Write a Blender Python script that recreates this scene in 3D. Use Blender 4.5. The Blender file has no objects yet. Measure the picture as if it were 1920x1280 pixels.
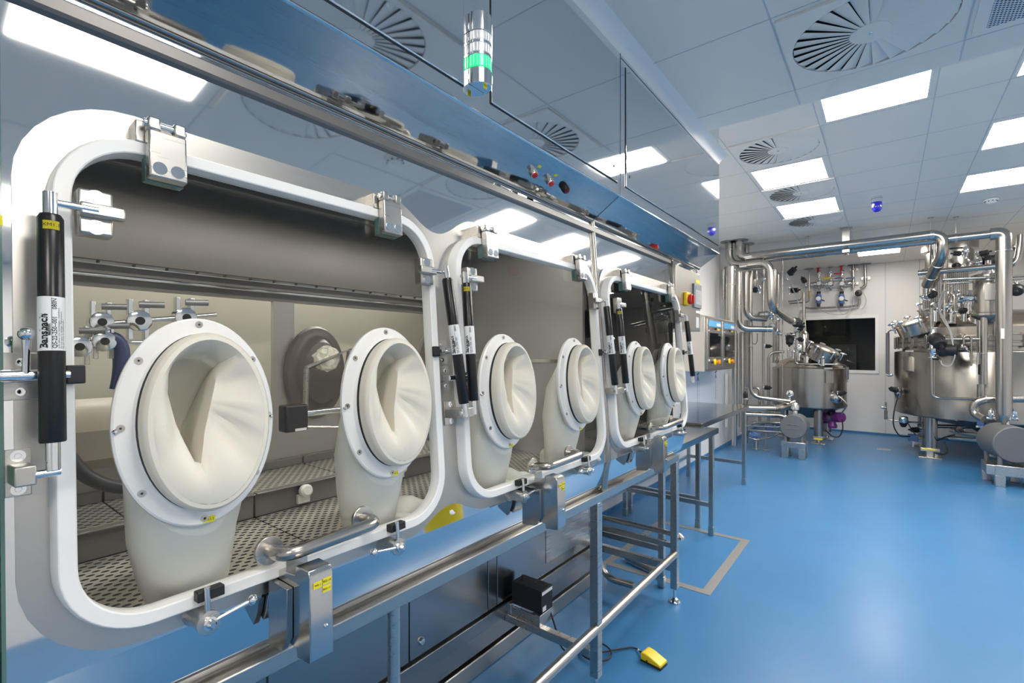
import bpy, bmesh, math, random
from mathutils import Matrix, Vector
from mathutils.geometry import tessellate_polygon
random.seed(7)
PI = math.pi
SC = bpy.context.scene
COL = SC.collection

# ------------------------------------------------------------------ camera
PSI, EYE, FPX, CYP = .6631, 1.55, 898.5, 660.1
cam = bpy.data.cameras.new('camera'); co = bpy.data.objects.new('camera', cam); COL.objects.link(co)
cam.sensor_width = 36; cam.lens = FPX / 1920 * 36
cam.shift_y = (CYP - 640) / 1920
cam.clip_start = .02
co.location = (0, 0, EYE); co.rotation_euler = (PI / 2, 0, PSI)
SC.camera = co
C_, S_ = math.cos(PSI), math.sin(PSI)

def ray(u, v):
    a = (u - 960) / FPX; b = (CYP - v) / FPX
    return (a * C_ - S_, a * S_ + C_, b)
def at(u, v, Y):                      # survey helper: the point at depth Y on a sight line
    r = ray(u, v); t = Y / r[1]; return Vector((r[0] * t, Y, EYE + r[2] * t))
def atx(u, v, X):
    r = ray(u, v); t = X / r[0]; return Vector((X, r[1] * t, EYE + r[2] * t))
def atz(u, v, Z):
    r = ray(u, v); t = (Z - EYE) / r[2]; return Vector((r[0] * t, r[1] * t, Z))

# the slanted front of the isolator
TILT = .0752
WK = 1.028
P0 = Vector((-1.09, 0, 2.161))
WN = Vector((math.cos(TILT), 0, math.sin(TILT))); WD = Vector((math.sin(TILT), 0, -math.cos(TILT)))
def W(Y, s, n=0.): return P0 + (Vector((0, Y, 0)) + WN * n + WD * s) * WK
def WM(Y, s, n=0., roll=0.):
    m = Matrix.Translation(W(Y, s, n)) @ Matrix.Rotation(-TILT, 4, 'Y') @ Matrix.Scale(WK, 4)
    return m @ Matrix.Rotation(roll, 4, 'X') if roll else m

# ------------------------------------------------------------------ materials
MATS = {}
def mat(name, col, rough=.5, metal=0., **k):
    m = bpy.data.materials.new(name); m.use_nodes = True
    nt = m.node_tree; b = nt.nodes['Principled BSDF']
    b.inputs['Base Color'].default_value = (*col, 1); b.inputs['Roughness'].default_value = rough
    b.inputs['Metallic'].default_value = metal
    if 'coat' in k: b.inputs['Coat Weight'].default_value = k['coat']; b.inputs['Coat Roughness'].default_value = k.get('coatr', .1)
    if 'spec' in k: b.inputs['Specular IOR Level'].default_value = k['spec']
    if 'trans' in k: b.inputs['Transmission Weight'].default_value = k['trans']
    if 'sss' in k:
        b.inputs['Subsurface Weight'].default_value = k['sss']; b.inputs['Subsurface Radius'].default_value = (.02, .014, .008)
    if 'emit' in k:
        b.inputs['Emission Color'].default_value = (*k.get('ecol', col), 1); b.inputs['Emission Strength'].default_value = k['emit']
    if 'bump' in k:                   # (scale xyz, strength, distance)
        sc, st, di = k['bump']
        tc = nt.nodes.new('ShaderNodeTexCoord'); mp = nt.nodes.new('ShaderNodeMapping'); no = nt.nodes.new('ShaderNodeTexNoise'); bu = nt.nodes.new('ShaderNodeBump')
        mp.inputs['Scale'].default_value = sc; no.inputs['Scale'].default_value = 1; no.inputs['Detail'].default_value = k.get('detail', 2)
        bu.inputs['Strength'].default_value = st; bu.inputs['Distance'].default_value = di
        nt.links.new(tc.outputs['Object'], mp.inputs['Vector']); nt.links.new(mp.outputs['Vector'], no.inputs['Vector'])
        nt.links.new(no.outputs['Fac'], bu.inputs['Height']); nt.links.new(bu.outputs['Normal'], b.inputs['Normal'])
        if 'rvar' in k:
            mr = nt.nodes.new('ShaderNodeMapRange'); mr.inputs['To Min'].default_value = rough - k['rvar']; mr.inputs['To Max'].default_value = rough + k['rvar']
            nt.links.new(no.outputs['Fac'], mr.inputs['Value']); nt.links.new(mr.outputs['Result'], b.inputs['Roughness'])
    MATS[name] = m
    return m
POL = mat('polished_steel', (.80, .80, .79), .04, 1, bump=((2.2, 1.6, 2.2), .045, .012), detail=1)
POLC = mat('polished_cabinet_steel', (.74, .75, .76), .04, 1, bump=((1.0, .8, .7), .05, .01), detail=1)
BRU = mat('brushed_steel', (.57, .55, .52), .29, 1, bump=((60, 6, 220), .08, .0006), rvar=.06)
BRUL = mat('light_brushed_steel', (.54, .52, .485), .33, 1, bump=((60, 6, 220), .06, .0006), rvar=.05)
PANELS = mat('cabinet_door_steel', (.42, .415, .41), .24, 1, bump=((3, 2, 3), .2, .002), rvar=.08)
PIPE = mat('pipe_steel', (.47, .445, .41), .24, 1, bump=((5, 5, 5), .1, .002), rvar=.05)
VES = mat('vessel_steel', (.42, .395, .36), .24, 1, bump=((30, 30, 1.5), .12, .001), rvar=.06)
DOME = mat('vessel_dome_steel', (.50, .45, .39), .25, 1, bump=((8, 8, 8), .1, .001), rvar=.05)
COVR = mat('cover_steel', (.58, .575, .56), .18, 1, bump=((3, 3, 3), .06, .002))
CHR = mat('chrome', (.82, .82, .82), .1, 1)
GREYM = mat('grey_cast_metal', (.30, .31, .32), .45, .6)
ALU = mat('light_grey_metal', (.17, .172, .18), .5, .3)
WHT = mat('white_plastic', (.86, .855, .835), .32)
RUB = mat('cream_rubber', (.86, .82, .72), .42, sss=.3)
def translucent(m, col, fac):
    nt = m.node_tree; o = nt.nodes['Material Output']; b = nt.nodes['Principled BSDF']; t = nt.nodes.new('ShaderNodeBsdfTranslucent'); x = nt.nodes.new('ShaderNodeMixShader')
    t.inputs['Color'].default_value = (*col, 1); x.inputs['Fac'].default_value = fac
    nt.links.new(b.outputs['BSDF'], x.inputs[1]); nt.links.new(t.outputs['BSDF'], x.inputs[2]); nt.links.new(x.outputs['Shader'], o.inputs['Surface'])
translucent(RUB, (.95, .85, .62), .16)
SLV = mat('sleeve_rubber', (.78, .78, .73), .5, sss=.3)
BLK = mat('black_paint', (.008, .008, .009), .28)
BLKM = mat('black_plastic', (.015, .015, .017), .5)
DKG = mat('dark_grey_metal', (.05, .05, .055), .4, .5)
YEL = mat('yellow_label', (.85, .74, .02), .5)
YELP = mat('yellow_plastic', (.86, .60, .01), .35)
RED = mat('red_plastic', (.55, .015, .02), .35)
ORAN = mat('orange_plastic', (.85, .25, .02), .4)
PURP = mat('purple_paint', (.16, .03, .20), .4)
BLUEV = mat('blue_paint', (.09, .17, .40), .4)
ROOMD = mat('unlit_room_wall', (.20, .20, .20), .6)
BLULEV = mat('dark_blue_lever', (.08, .12, .22), .4)
LBL = mat('white_label', (.80, .80, .80), .5)
INK = mat('black_ink', (.01, .01, .01), .6)
TUBEW = mat('translucent_hose', (.42, .43, .43), .3)
HOSE = mat('blue_hose', (.04, .055, .16), .4)
WALLM = mat('wall_panel_white', (.80, .78, .765), .38, bump=((1, 1, 1), .02, .002))
CEILM = mat('ceiling_panel_white', (.82, .79, .735), .42)
SEAM = mat('panel_seam', (.16, .17, .19), .6)
JOINT = mat('ceiling_joint', (.56, .58, .62), .6)
DARK = mat('dark_void', (.012, .012, .013), .7)
CREAM = mat('cream_panel', (.74, .72, .62), .4)
CHAM = mat('chamber_steel', (.20, .19, .18), .32, .4, bump=((3, 3, 3), .15, .002), rvar=.08)
SMOKE = mat('smoky_brown_rubber', (.13, .11, .10), .4)
BLUED = mat('blue_lens', (.02, .02, .55), .12, coat=1)
GREEN = mat('green_lens', (.02, .75, .30), .2, emit=.35, ecol=(.05, .9, .35))
CLEAR = mat('clear_lens', (.80, .81, .82), .15, .35)
SCRN = mat('screen_glass', (.008, .009, .011), .07)
SCRG = mat('grey_screen', (.42, .43, .45), .3)
BANNER = mat('blue_banner', (.10, .38, .66), .4)
GREYL = mat('grey_plastic', (.22, .23, .25), .45)
FILM = mat('protective_film', (.78, .83, .90), .3)
LAMP = mat('lamp_diffuser', (1, 1, 1), .5, emit=24, ecol=(1, .945, .86))
LAMPN = mat('near_lamp_diffuser', (1, 1, 1), .5, emit=11, ecol=(1, .955, .88))
LAMPD = mat('fill_lamp', (1, 1, 1), .5, emit=45, ecol=(1, .96, .88))  # glow of the lamp added behind the isolator
def floor_mat():
    m = mat('blue_floor', (.016, .09, .25), .36, coat=.25, coatr=.22, bump=((9, 9, 9), .04, .002))
    nt = m.node_tree; b = nt.nodes['Principled BSDF']
    tc = nt.nodes.new('ShaderNodeTexCoord'); no = nt.nodes.new('ShaderNodeTexNoise'); no.inputs['Scale'].default_value = 2.5; no.inputs['Detail'].default_value = 6
    cr = nt.nodes.new('ShaderNodeValToRGB'); cr.color_ramp.elements[0].position = .3; cr.color_ramp.elements[1].position = .7
    cr.color_ramp.elements[0].color = (.036, .176, .395, 1); cr.color_ramp.elements[1].color = (.042, .196, .425, 1)
    nt.links.new(tc.outputs['Object'], no.inputs['Vector']); nt.links.new(no.outputs['Fac'], cr.inputs['Fac']); nt.links.new(cr.outputs['Color'], b.inputs['Base Color'])
    return m
FLOORM = floor_mat()
def glass_mat(name, tint, fres=1.45, rough=0.):
    m = bpy.data.materials.new(name); m.use_nodes = True; nt = m.node_tree; nt.nodes.clear()
    o = nt.nodes.new('ShaderNodeOutputMaterial'); mx = nt.nodes.new('ShaderNodeMixShader'); tr = nt.nodes.new('ShaderNodeBsdfTransparent'); gl = nt.nodes.new('ShaderNodeBsdfGlossy'); fr = nt.nodes.new('ShaderNodeFresnel')
    tr.inputs['Color'].default_value = (*tint, 1); gl.inputs['Roughness'].default_value = rough; fr.inputs['IOR'].default_value = fres
    ge = nt.nodes.new('ShaderNodeNewGeometry'); s1 = nt.nodes.new('ShaderNodeMath'); s1.operation = 'SUBTRACT'; s1.inputs[0].default_value = 1; mu = nt.nodes.new('ShaderNodeMath'); mu.operation = 'MULTIPLY'
    nt.links.new(ge.outputs['Backfacing'], s1.inputs[1]); nt.links.new(s1.outputs[0], mu.inputs[0]); nt.links.new(fr.outputs['Fac'], mu.inputs[1])
    nt.links.new(mu.outputs[0], mx.inputs['Fac']); nt.links.new(tr.outputs['BSDF'], mx.inputs[1]); nt.links.new(gl.outputs['BSDF'], mx.inputs[2]); nt.links.new(mx.outputs['Shader'], o.inputs['Surface'])
    return m
GLASS = glass_mat('window_glass', (.95, .955, .95), 1.42)
GLASSE = mat('glass_edge_green', (.09, .17, .15), .12)
GLASSG = glass_mat('green_tinted_glass', (.55, .75, .66), 1.5)
WGLASS = glass_mat('dark_window_glass', (.80, .82, .82), 1.5)
def perf_mat(name, base, sx, sy, rad, axes=('X', 'Y'), slot=1.):
    """steel sheet with staggered dark holes (pattern in object space)"""
    m = mat(name, base, .3, 1); nt = m.node_tree; b = nt.nodes['Principled BSDF']; N = nt.nodes; L = nt.links
    tc = N.new('ShaderNodeTexCoord'); sp = N.new('ShaderNodeSeparateXYZ'); L.new(tc.outputs['Object'], sp.inputs[0])
    def ma(op, a, b_=None):
        n = N.new('ShaderNodeMath'); n.operation = op
        for i, x in enumerate((a, b_)):
            if x is None: continue
            if isinstance(x, (int, float)): n.inputs[i].default_value = x
            else: L.new(x, n.inputs[i])
        return n.outputs[0]
    x = ma('DIVIDE', sp.outputs[axes[0]], sx); y = ma('DIVIDE', sp.outputs[axes[1]], sy)
    row = ma('FLOOR', x); odd = ma('MULTIPLY', ma('FLOORED_MODULO', row, 2.), .5)
    fx = ma('SUBTRACT', ma('FRACT', x), .5); fy = ma('SUBTRACT', ma('FRACT', ma('ADD', y, odd)), .5)
    fx = ma('MULTIPLY', fx, sx); fy = ma('MULTIPLY', fy, sy / slot)
    d = ma('SQRT', ma('ADD', ma('MULTIPLY', fx, fx), ma('MULTIPLY', fy, fy)))
    hole = ma('LESS_THAN', d, rad)
    mx = N.new('ShaderNodeMix'); mx.data_type = 'RGBA'; mx.inputs['A'].default_value = (*base, 1); mx.inputs['B'].default_value = (.006, .006, .006, 1)
    L.new(hole, mx.inputs['Factor']); L.new(mx.outputs['Result'], b.inputs['Base Color'])
    L.new(ma('MULTIPLY', ma('SUBTRACT', 1., hole), .5), b.inputs['Metallic'])
    return m
CHLOW = mat('chamber_panel_steel', (.42, .40, .37), .3, .4)
PERF = perf_mat('perforated_steel', (.60, .57, .50), .017, .026, .0052, slot=1.5)
GRIL = perf_mat('perforated_grille', (.70, .72, .75), .012, .016, .0045); GRIL.node_tree.nodes['Principled BSDF'].inputs['Roughness'].default_value = .5
GRILV = perf_mat('perforated_guard', (.45, .44, .42), .022, .022, .007, ('X', 'Z'))

# ------------------------------------------------------------------ geometry helper
ORG = {}
class MB:
    def __init__(s): s.v = []; s.f = []; s.M = None
    def add(s, vs, fs):
        o = len(s.v)
        for p in vs:
            p = Vector(p)
            s.v.append(s.M @ p if s.M is not None else p)
        s.f += [tuple(i + o for i in f) for f in fs]; return s
    def box(s, c, d):
        x, y, z = c; a, b, e = d[0] / 2, d[1] / 2, d[2] / 2
        return s.add([(x + i * a, y + j * b, z + k * e) for i in (-1, 1) for j in (-1, 1) for k in (-1, 1)],
                     [(0, 1, 3, 2), (4, 6, 7, 5), (0, 4, 5, 1), (2, 3, 7, 6), (0, 2, 6, 4), (1, 5, 7, 3)])
    def bx(s, x0, x1, y0, y1, z0, z1): return s.box(((x0 + x1) / 2, (y0 + y1) / 2, (z0 + z1) / 2), (abs(x1 - x0), abs(y1 - y0), abs(z1 - z0)))
    def lathe(s, prof, o=(0, 0, 0), ax=(0, 0, 1), n=24):
        ax = Vector(ax).normalized(); o = Vector(o)
        u = ax.orthogonal().normalized(); w = ax.cross(u)
        vs = []; fs = []
        for r, z in prof:
            for i in range(n):
                t = 2 * PI * i / n; vs.append(o + ax * z + (u * math.cos(t) + w * math.sin(t)) * max(r, 1e-5))
        for j in range(len(prof) - 1):
            for i in range(n):
                k = (i + 1) % n; fs.append((j * n + i, j * n + k, (j + 1) * n + k, (j + 1) * n + i))
        if prof[0][0] > 1e-4: fs.append(tuple(range(n))[::-1])
        if prof[-1][0] > 1e-4: fs.append(tuple((len(prof) - 1) * n + i for i in range(n)))
        return s.add(vs, fs)
    def cyl(s, a, b, r, r2=None, n=16):
        a = Vector(a); b = Vector(b); d = b - a
        return s.lathe([(r, 0), (r if r2 is None else r2, d.length)], a, d, n)
    def ball(s, c, r, n=14, sq=(1, 1, 1)):
        m = n // 2; vs = []; fs = []
        for j in range(m + 1):
            for i in range(n):
                p = PI * j / m; t = 2 * PI * i / n
                vs.append((c[0] + r * sq[0] * math.sin(p) * math.cos(t), c[1] + r * sq[1] * math.sin(p) * math.sin(t), c[2] + r * sq[2] * math.cos(p)))
        for j in range(m):
            for i in range(n):
                k = (i + 1) % n; fs.append((j * n + i, j * n + k, (j + 1) * n + k, (j + 1) * n + i))
        return s.add(vs, fs)
    def tube(s, pts, r, fil=0., n=12, cap=True):
        P = [Vector(p) for p in pts]
        if fil:
            Q = [P[0]]
            for i in range(1, len(P) - 1):
                a, b, c = P[i - 1], P[i], P[i + 1]
                d1 = (a - b); d2 = (c - b); L = min(fil, d1.length * .49, d2.length * .49)
                a1 = b + d1.normalized() * L; c1 = b + d2.normalized() * L
                for k in range(9):
                    t = k / 8; Q.append(a1 * (1 - t) ** 2 + b * (2 * t * (1 - t)) * .92 + (a1 + c1) * .5 * (2 * t * (1 - t)) * .08 + c1 * t * t)
            Q.append(P[-1]); P = Q
        R = r if isinstance(r, (list, tuple)) else [r] * len(P)
        vs = []; fs = []; u = None
        for i, p in enumerate(P):
            t = (P[min(i + 1, len(P) - 1)] - P[max(i - 1, 0)]).normalized()
            if u is None: u = t.orthogonal().normalized()
            u = (u - t * u.dot(t)).normalized(); w = t.cross(u)
            for k in range(n):
                a = 2 * PI * k / n; vs.append(p + (u * math.cos(a) + w * math.sin(a)) * R[i])
        for j in range(len(P) - 1):
            for i in range(n):
                k = (i + 1) % n; fs.append((j * n + i, j * n + k, (j + 1) * n + k, (j + 1) * n + i))
        if cap: fs.append(tuple(range(n))[::-1]); fs.append(tuple((len(P) - 1) * n + i for i in range(n)))
        return s.add(vs, fs)
    def loft(s, rings, cyc=False, cap0=False, cap1=False):
        n = len(rings[0]); vs = [p for r in rings for p in r]; fs = []
        m = len(rings)
        for j in range(m if cyc else m - 1):
            jj = (j + 1) % m
            for i in range(n):
                k = (i + 1) % n; fs.append((j * n + i, j * n + k, jj * n + k, jj * n + i))
        if cap0: fs.append(tuple(range(n))[::-1])
        if cap1: fs.append(tuple((m - 1) * n + i for i in range(n)))
        return s.add(vs, fs)
    def plate(s, outer, holes, x0, x1):
        """outer/holes: (y,z) loops; extruded along local x"""
        loops = [outer] + list(holes); flat = [p for l in loops for p in l]
        tri = tessellate_polygon([[Vector((p[0], p[1], 0)) for p in l] for l in loops])
        n = len(flat); vs = [(x1, *p) for p in flat] + [(x0, *p) for p in flat]; fs = []
        fs += [tuple(t) for t in tri] + [tuple(i + n for i in t[::-1]) for t in tri]
        o = 0
        for l in loops:
            m = len(l)
            for i in range(m):
                k = (i + 1) % m; fs.append((o + i, o + k, o + k + n, o + i + n))
            o += m
        return s.add(vs, fs)
    def build(s, name, m, parent=None, flat=False, bevel=0., kind=None, ang=35):
        me = bpy.data.meshes.new(name)
        c = Vector((0, 0, 0))
        if s.v:
            lo = Vector([min(p[i] for p in s.v) for i in range(3)]); hi = Vector([max(p[i] for p in s.v) for i in range(3)])
            c = (lo + hi) / 2 if parent is not None else Vector(((lo.x + hi.x) / 2, (lo.y + hi.y) / 2, lo.z))
        me.from_pydata([p - c for p in s.v], [], s.f)
        bm = bmesh.new(); bm.from_mesh(me); bmesh.ops.recalc_face_normals(bm, faces=bm.faces); bm.to_mesh(me); bm.free()
        me.materials.append(m)
        if not flat:
            me.shade_smooth(); me.set_sharp_from_angle(angle=math.radians(ang))
        o = bpy.data.objects.new(name, me); COL.objects.link(o)
        po = ORG[parent.name] if parent is not None else Vector((0, 0, 0))
        o.location = c - po; ORG[o.name] = c
        if parent is not None: o.parent = parent
        if kind: o['kind'] = kind
        if bevel:
            b = o.modifiers.new('bevel', 'BEVEL'); b.width = bevel; b.segments = 2; b.limit_method = 'ANGLE'; b.angle_limit = math.radians(40)
        return o
def mb(M=None):
    x = MB(); x.M = M; return x
def tag(o, label, cat, group=None, kind=None):
    o['label'] = label; o['category'] = cat
    if group: o['group'] = group
    if kind: o['kind'] = kind
    return o
def thing(name, label, cat, loc=(0, 0, 0), group=None):
    o = bpy.data.objects.new(name, None); COL.objects.link(o); o.empty_display_size = .05
    o.location = loc; ORG[o.name] = Vector(loc); return tag(o, label, cat, group)
def copy_thing(src, loc, label, rot=None):
    c = src.copy(); COL.objects.link(c); c.location = loc; ORG[c.name] = Vector(loc); c['label'] = label
    if rot is not None: c.rotation_euler = rot
    for ch in list(src.children):
        d = ch.copy(); COL.objects.link(d); d.parent = c
        for g in list(ch.children):
            e = g.copy(); COL.objects.link(e); e.parent = d
    return c
def struct(name, m, material, bevel=0., parent=None):
    return m.build(name, material, parent, kind=None if parent is not None else 'structure', bevel=bevel)
def text(s, size, M, parent, name='lettering', m=None, ext=.0002, align='CENTER'):
    cu = bpy.data.curves.new(name, 'FONT'); cu.body = s; cu.size = size; cu.align_x = align; cu.align_y = 'CENTER'; cu.extrude = ext; cu.resolution_u = 2
    t = bpy.data.objects.new(name + '_tmp', cu); COL.objects.link(t)
    bpy.context.view_layer.update()
    me = bpy.data.meshes.new_from_object(t.evaluated_get(bpy.context.evaluated_depsgraph_get()))
    bpy.data.objects.remove(t); bpy.data.curves.remove(cu)
    x = MB(); x.M = M
    x.add([v.co.copy() for v in me.vertices], [tuple(p.vertices) for p in me.polygons]); bpy.data.meshes.remove(me)
    return x.build(name, m or INK, parent, flat=True)
# text frame: text plane (x right, y up, z out) -> local (x out, y right, z up)
TX = Matrix(((0, 0, 1, 0), (1, 0, 0, 0), (0, 1, 0, 0), (0, 0, 0, 1)))
TXV = TX @ Matrix.Rotation(PI / 2, 4, 'Z')            # reading upwards

def rrect(y0, y1, z0, z1, r, n=10):
    out = []
    for cy, cz, a in ((y1 - r, z1 - r, 0), (y0 + r, z1 - r, PI / 2), (y0 + r, z0 + r, PI), (y1 - r, z0 + r, 1.5 * PI)):
        for i in range(n + 1):
            t = a + PI / 2 * i / n; out.append((cy + r * math.cos(t), cz + r * math.sin(t)))
    return out
def ellipse(cy, cz, a, b, n=64): return [(cy + a * math.cos(2 * PI * i / n), cz + b * math.sin(2 * PI * i / n)) for i in range(n)]
def ring3(loop, x): return [(x, p[0], p[1]) for p in loop]

# ================================================================== THE ROOM
ZN, ZF, YS, YB, XL, XR, YF = 2.93, 3.225, 3.11, 11.36, -2.1, 3.3, -2.6
struct('floor', mb().bx(XL - .1, XR + .1, YF - .1, YB + .1, -.1, 0), FLOORM)
ceil = struct('ceiling', mb().bx(XL, XR, YF, YS, ZN, ZN + .4).bx(XL, XR, YS, YB, ZF, ZF + .1), CEILM)
struct('wall_left', mb().bx(XL - .1, XL, YF, YB, 0, ZF), WALLM)
struct('wall_right', mb().bx(XR, XR + .1, YF, YB, 0, ZF), WALLM)
struct('wall_front', mb().bx(XL, XR, YF - .1, YF, 0, ZF), WALLM)
WX0, WX1, WZ0, WZ1 = -1.42, -.165, 1.205, 2.20
m = mb(); m.M = Matrix(((0, 1, 0, 0), (1, 0, 0, 0), (0, 0, 1, 0), (0, 0, 0, 1)))      # local x -> world Y, local y -> world X
m.plate([(XL - .1, 0), (XR + .1, 0), (XR + .1, ZF), (XL - .1, ZF)], [[(WX0, WZ0), (WX0, WZ1), (WX1, WZ1), (WX1, WZ0)]], YB, YB + .1)
struct('wall_back', m, WALLM)
w1 = mb(); w1.M = m.M
w1.plate([(WX0 - .06, WZ0 - .06), (WX1 + .06, WZ0 - .06), (WX1 + .06, WZ1 + .06), (WX0 - .06, WZ1 + .06)], [[(WX0, WZ0), (WX0, WZ1), (WX1, WZ1), (WX1, WZ0)]], YB - .015, YB)
wf = struct('window_1', w1, WHT, bevel=.003)
mb().bx(WX0, WX1, YB + .01, YB + .016, WZ0, WZ1).build('pane', WGLASS, wf)
# the unlit room behind the window
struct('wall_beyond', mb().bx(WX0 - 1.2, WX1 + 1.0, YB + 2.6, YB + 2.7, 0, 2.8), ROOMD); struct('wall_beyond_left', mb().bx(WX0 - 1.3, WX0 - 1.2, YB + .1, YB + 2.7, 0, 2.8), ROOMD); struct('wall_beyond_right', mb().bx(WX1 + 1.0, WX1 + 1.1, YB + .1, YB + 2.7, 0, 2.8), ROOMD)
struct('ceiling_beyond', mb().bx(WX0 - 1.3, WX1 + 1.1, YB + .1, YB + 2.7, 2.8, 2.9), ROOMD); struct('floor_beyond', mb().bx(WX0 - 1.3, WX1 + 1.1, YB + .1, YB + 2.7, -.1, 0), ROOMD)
c = thing('storage_cabinet', 'dim grey cabinet in the dark room behind the back window', 'cabinet', (-.72, YB + 1.5, 0))
mb().bx(-.98, -.5, YB + 1.3, YB + 1.8, 0, 1.72).build('carcass', GREYL, c, bevel=.01)
mb().bx(-.96, -.745, YB + 1.285, YB + 1.3, .1, 1.66).build('door', ALU, c, bevel=.004); mb().bx(-.735, -.52, YB + 1.285, YB + 1.3, .1, 1.66).build('door', ALU, c, bevel=.004)
d2 = struct('door_1', mb().bx(-.22, .5, YB + 2.55, YB + 2.6, 0, 2.05), ALU)
mb().cyl((-.12, YB + 2.53, 1.02), (-.02, YB + 2.53, 1.02), .012).build('door_handle', CHR, d2)
# plain joints between wall panels
struct('trim_1', mb().bx(.47, .474, YB - .002, YB, 0, ZF).bx(-.015, -.011, YB - .002, YB, 0, ZF).bx(2.2, 2.204, YB - .002, YB, 0, ZF)
       .bx(XL, XL + .002, 9.2, 9.204, 0, ZF).bx(XL, XL + .002, 8.1, 8.104, 0, ZF).bx(XL, XL + .002, 6.9, 6.904, 0, ZF), SEAM)
# cove between the cabinet top and the low ceiling, and the blue coved floor edge
cv = mb(); prof = [(-.94, 2.888), (-.930, 2.905), (-.915, 2.918), (-.895, 2.926), (-.872, ZN), (-.94, ZN)]
cv.loft([[(x, y, z) for x, z in prof] for y in (-1.2, 3.60)], cap0=True, cap1=True); struct('trim_2', cv, WHT)
struct('baseboard_back', mb().bx(XL, XR, YB - .012, YB, 0, .035), FLOORM)
struct('baseboard_left', mb().bx(XL, XL + .012, 3.0, YB, 0, .05), FLOORM)
# ceiling joints
j = mb(); zc = ZN - .0012
def jx(x, y0, y1, z, w=.005): j.bx(x - w / 2, x + w / 2, y0, y1, z - .0015, z)
def jy(y, x0, x1, z, w=.004): j.bx(x0, x1, y - w / 2, y + w / 2, z - .0015, z)
jx(-.38, -2, 3.09, ZN, .006); jx(.274, -2, 3.09, ZN, .006); jx(.93, -2, 3.09, ZN)
for y in (.22, .90, 1.56, 2.223, 2.905): jy(y, -.93, .93, ZN)
for x in (-1.03, -.39, .25, .60, 1.24): jx(x, YS + .02, YB, ZF, .006)
for y in (3.55, 4.2, 4.86, 5.52, 6.19, 6.86, 7.5, 8.2, 8.9): jy(y, -2.0, 3.0, ZF)
j.build('panel_joint', JOINT, ceil, flat=True)

# ------------------------------------------------------------------ ceiling lights
def ceiling_light(x0, x1, y0, y1, z, label):
    t = thing('ceiling_light', label, 'light', ((x0 + x1) / 2, (y0 + y1) / 2, z), 'flush ceiling lights')
    f = mb(); f.M = Matrix(((0, 1, 0, 0), (0, 0, 1, 0), (1, 0, 0, 0), (0, 0, 0, 1)))
    f.plate([(x0 - .012, y0 - .012), (x1 + .012, y0 - .012), (x1 + .012, y1 + .012), (x0 - .012, y1 + .012)], [[(x0, y0), (x0, y1), (x1, y1), (x1, y0)]], z - .004, z)
    f.build('frame', WHT, t, flat=True)
    mb().bx(x0, x1, y0, y1, z - .003, z - .0005).build('diffuser', LAMPN if z == ZN and x0 < .5 else LAMP, t, flat=True)
ceiling_light(-.30, .26, .24, .83, ZN, 'square ceiling light nearest the viewer, seen mirrored at the upper left')
ceiling_light(-.34, .21, 3.57, 4.15, ZF, 'square ceiling light half hidden by the edge of the lower ceiling')
ceiling_light(-.99, -.44, 4.89, 5.476, ZF, 'square ceiling light between the first and second swirl vents of the high ceiling')
ceiling_light(-.995, -.44, 6.225, 6.82, ZF, 'square ceiling light between the second and third swirl vents of the high ceiling')
ceiling_light(.625, 1.18, 3.58, 4.17, ZF, 'square ceiling light just peeping in at the right edge, nearest of its row')
ceiling_light(.62, 1.18, 4.93, 5.51, ZF, 'square ceiling light cut by the right edge, middle of its row')
ceiling_light(.61, 1.17, 6.25, 6.845, ZF, 'square ceiling light at the right, next to the smoke detector')
ceiling_light(-.38, .175, 9.82, 10.3, ZF, 'farthest ceiling light, just beneath the insulated pipes')
ceiling_light(1.75, 2.3, .24, .83, ZN, 'unseen ceiling light added for brightness, right of the view, nearest')  # this and the two below: lamps added out of view to brighten the room
ceiling_light(1.75, 2.3, 8.3, 8.88, ZF, 'unseen ceiling light added for brightness, right of the view, farther')
ceiling_light(.62, 1.18, -1.5, -.9, ZN, 'unseen ceiling light added for brightness behind the viewer')

# ------------------------------------------------------------------ swirl diffusers
NB = 28
def blade_mb(k):
    m = mb(); a0 = 2 * PI * k / NB; a1 = a0 + 2 * PI / NB * .97
    r0, r1 = .075, .286
    p = [(r0, a0, .007), (r1, a0, .022), (r1, a1, .0), (r0, a1, .0)]
    lo = [Vector((r * math.cos(a), r * math.sin(a), z)) for r, a, z in p]
    hi = [q + Vector((0, 0, .0015)) for q in lo]
    return m.add(lo + hi, [(0, 1, 2, 3), (7, 6, 5, 4), (0, 4, 5, 1), (1, 5, 6, 2), (2, 6, 7, 3), (3, 7, 4, 0)])
sw = None
def swirl(x, y, z, label):
    global sw
    if sw is not None: return copy_thing(sw, (x, y, z - .012), label)
    t = thing('swirl_diffuser', label, 'air vent', (0, 0, 0), 'swirl air diffusers')
    XY = Matrix(((0, 1, 0, 0), (0, 0, 1, 0), (1, 0, 0, 0), (0, 0, 0, 1)))
    h = .315; f = mb(XY).plate([(-h, -h), (h, -h), (h, h), (-h, h)], [ellipse(0, 0, .2885, .2885, 56)], 0, .0118); f.build('face_plate', CEILM, t, flat=True)
    mb().lathe([(.0, .0112), (.29, .0112), (.29, .0118), (0, .0118)], n=48).build('throat', DARK, t)  # dark disc stands in for the shade above the blades
    mb().lathe([(0, -.001), (.074, -.001), (.0755, .001), (.0755, .010), (0, .010)], n=32).build('hub', CEILM, t)
    mb().lathe([(0, -.0035), (.006, -.003), (.007, -.001)], n=12).build('screw', CHR, t)
    for k in range(NB):
        b = blade_mb(k); b.v = [Vector((q.x, q.y, q.z * .5 - .001)) for q in b.v]; b.build('blade', CEILM, t, flat=True)
    t.location = (x, y, z - .012); ORG[t.name] = Vector(t.location); sw = t
    return t
swirl(-.053, 2.565, ZN, 'large round swirl vent in the low ceiling, nearest in direct view')
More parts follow.
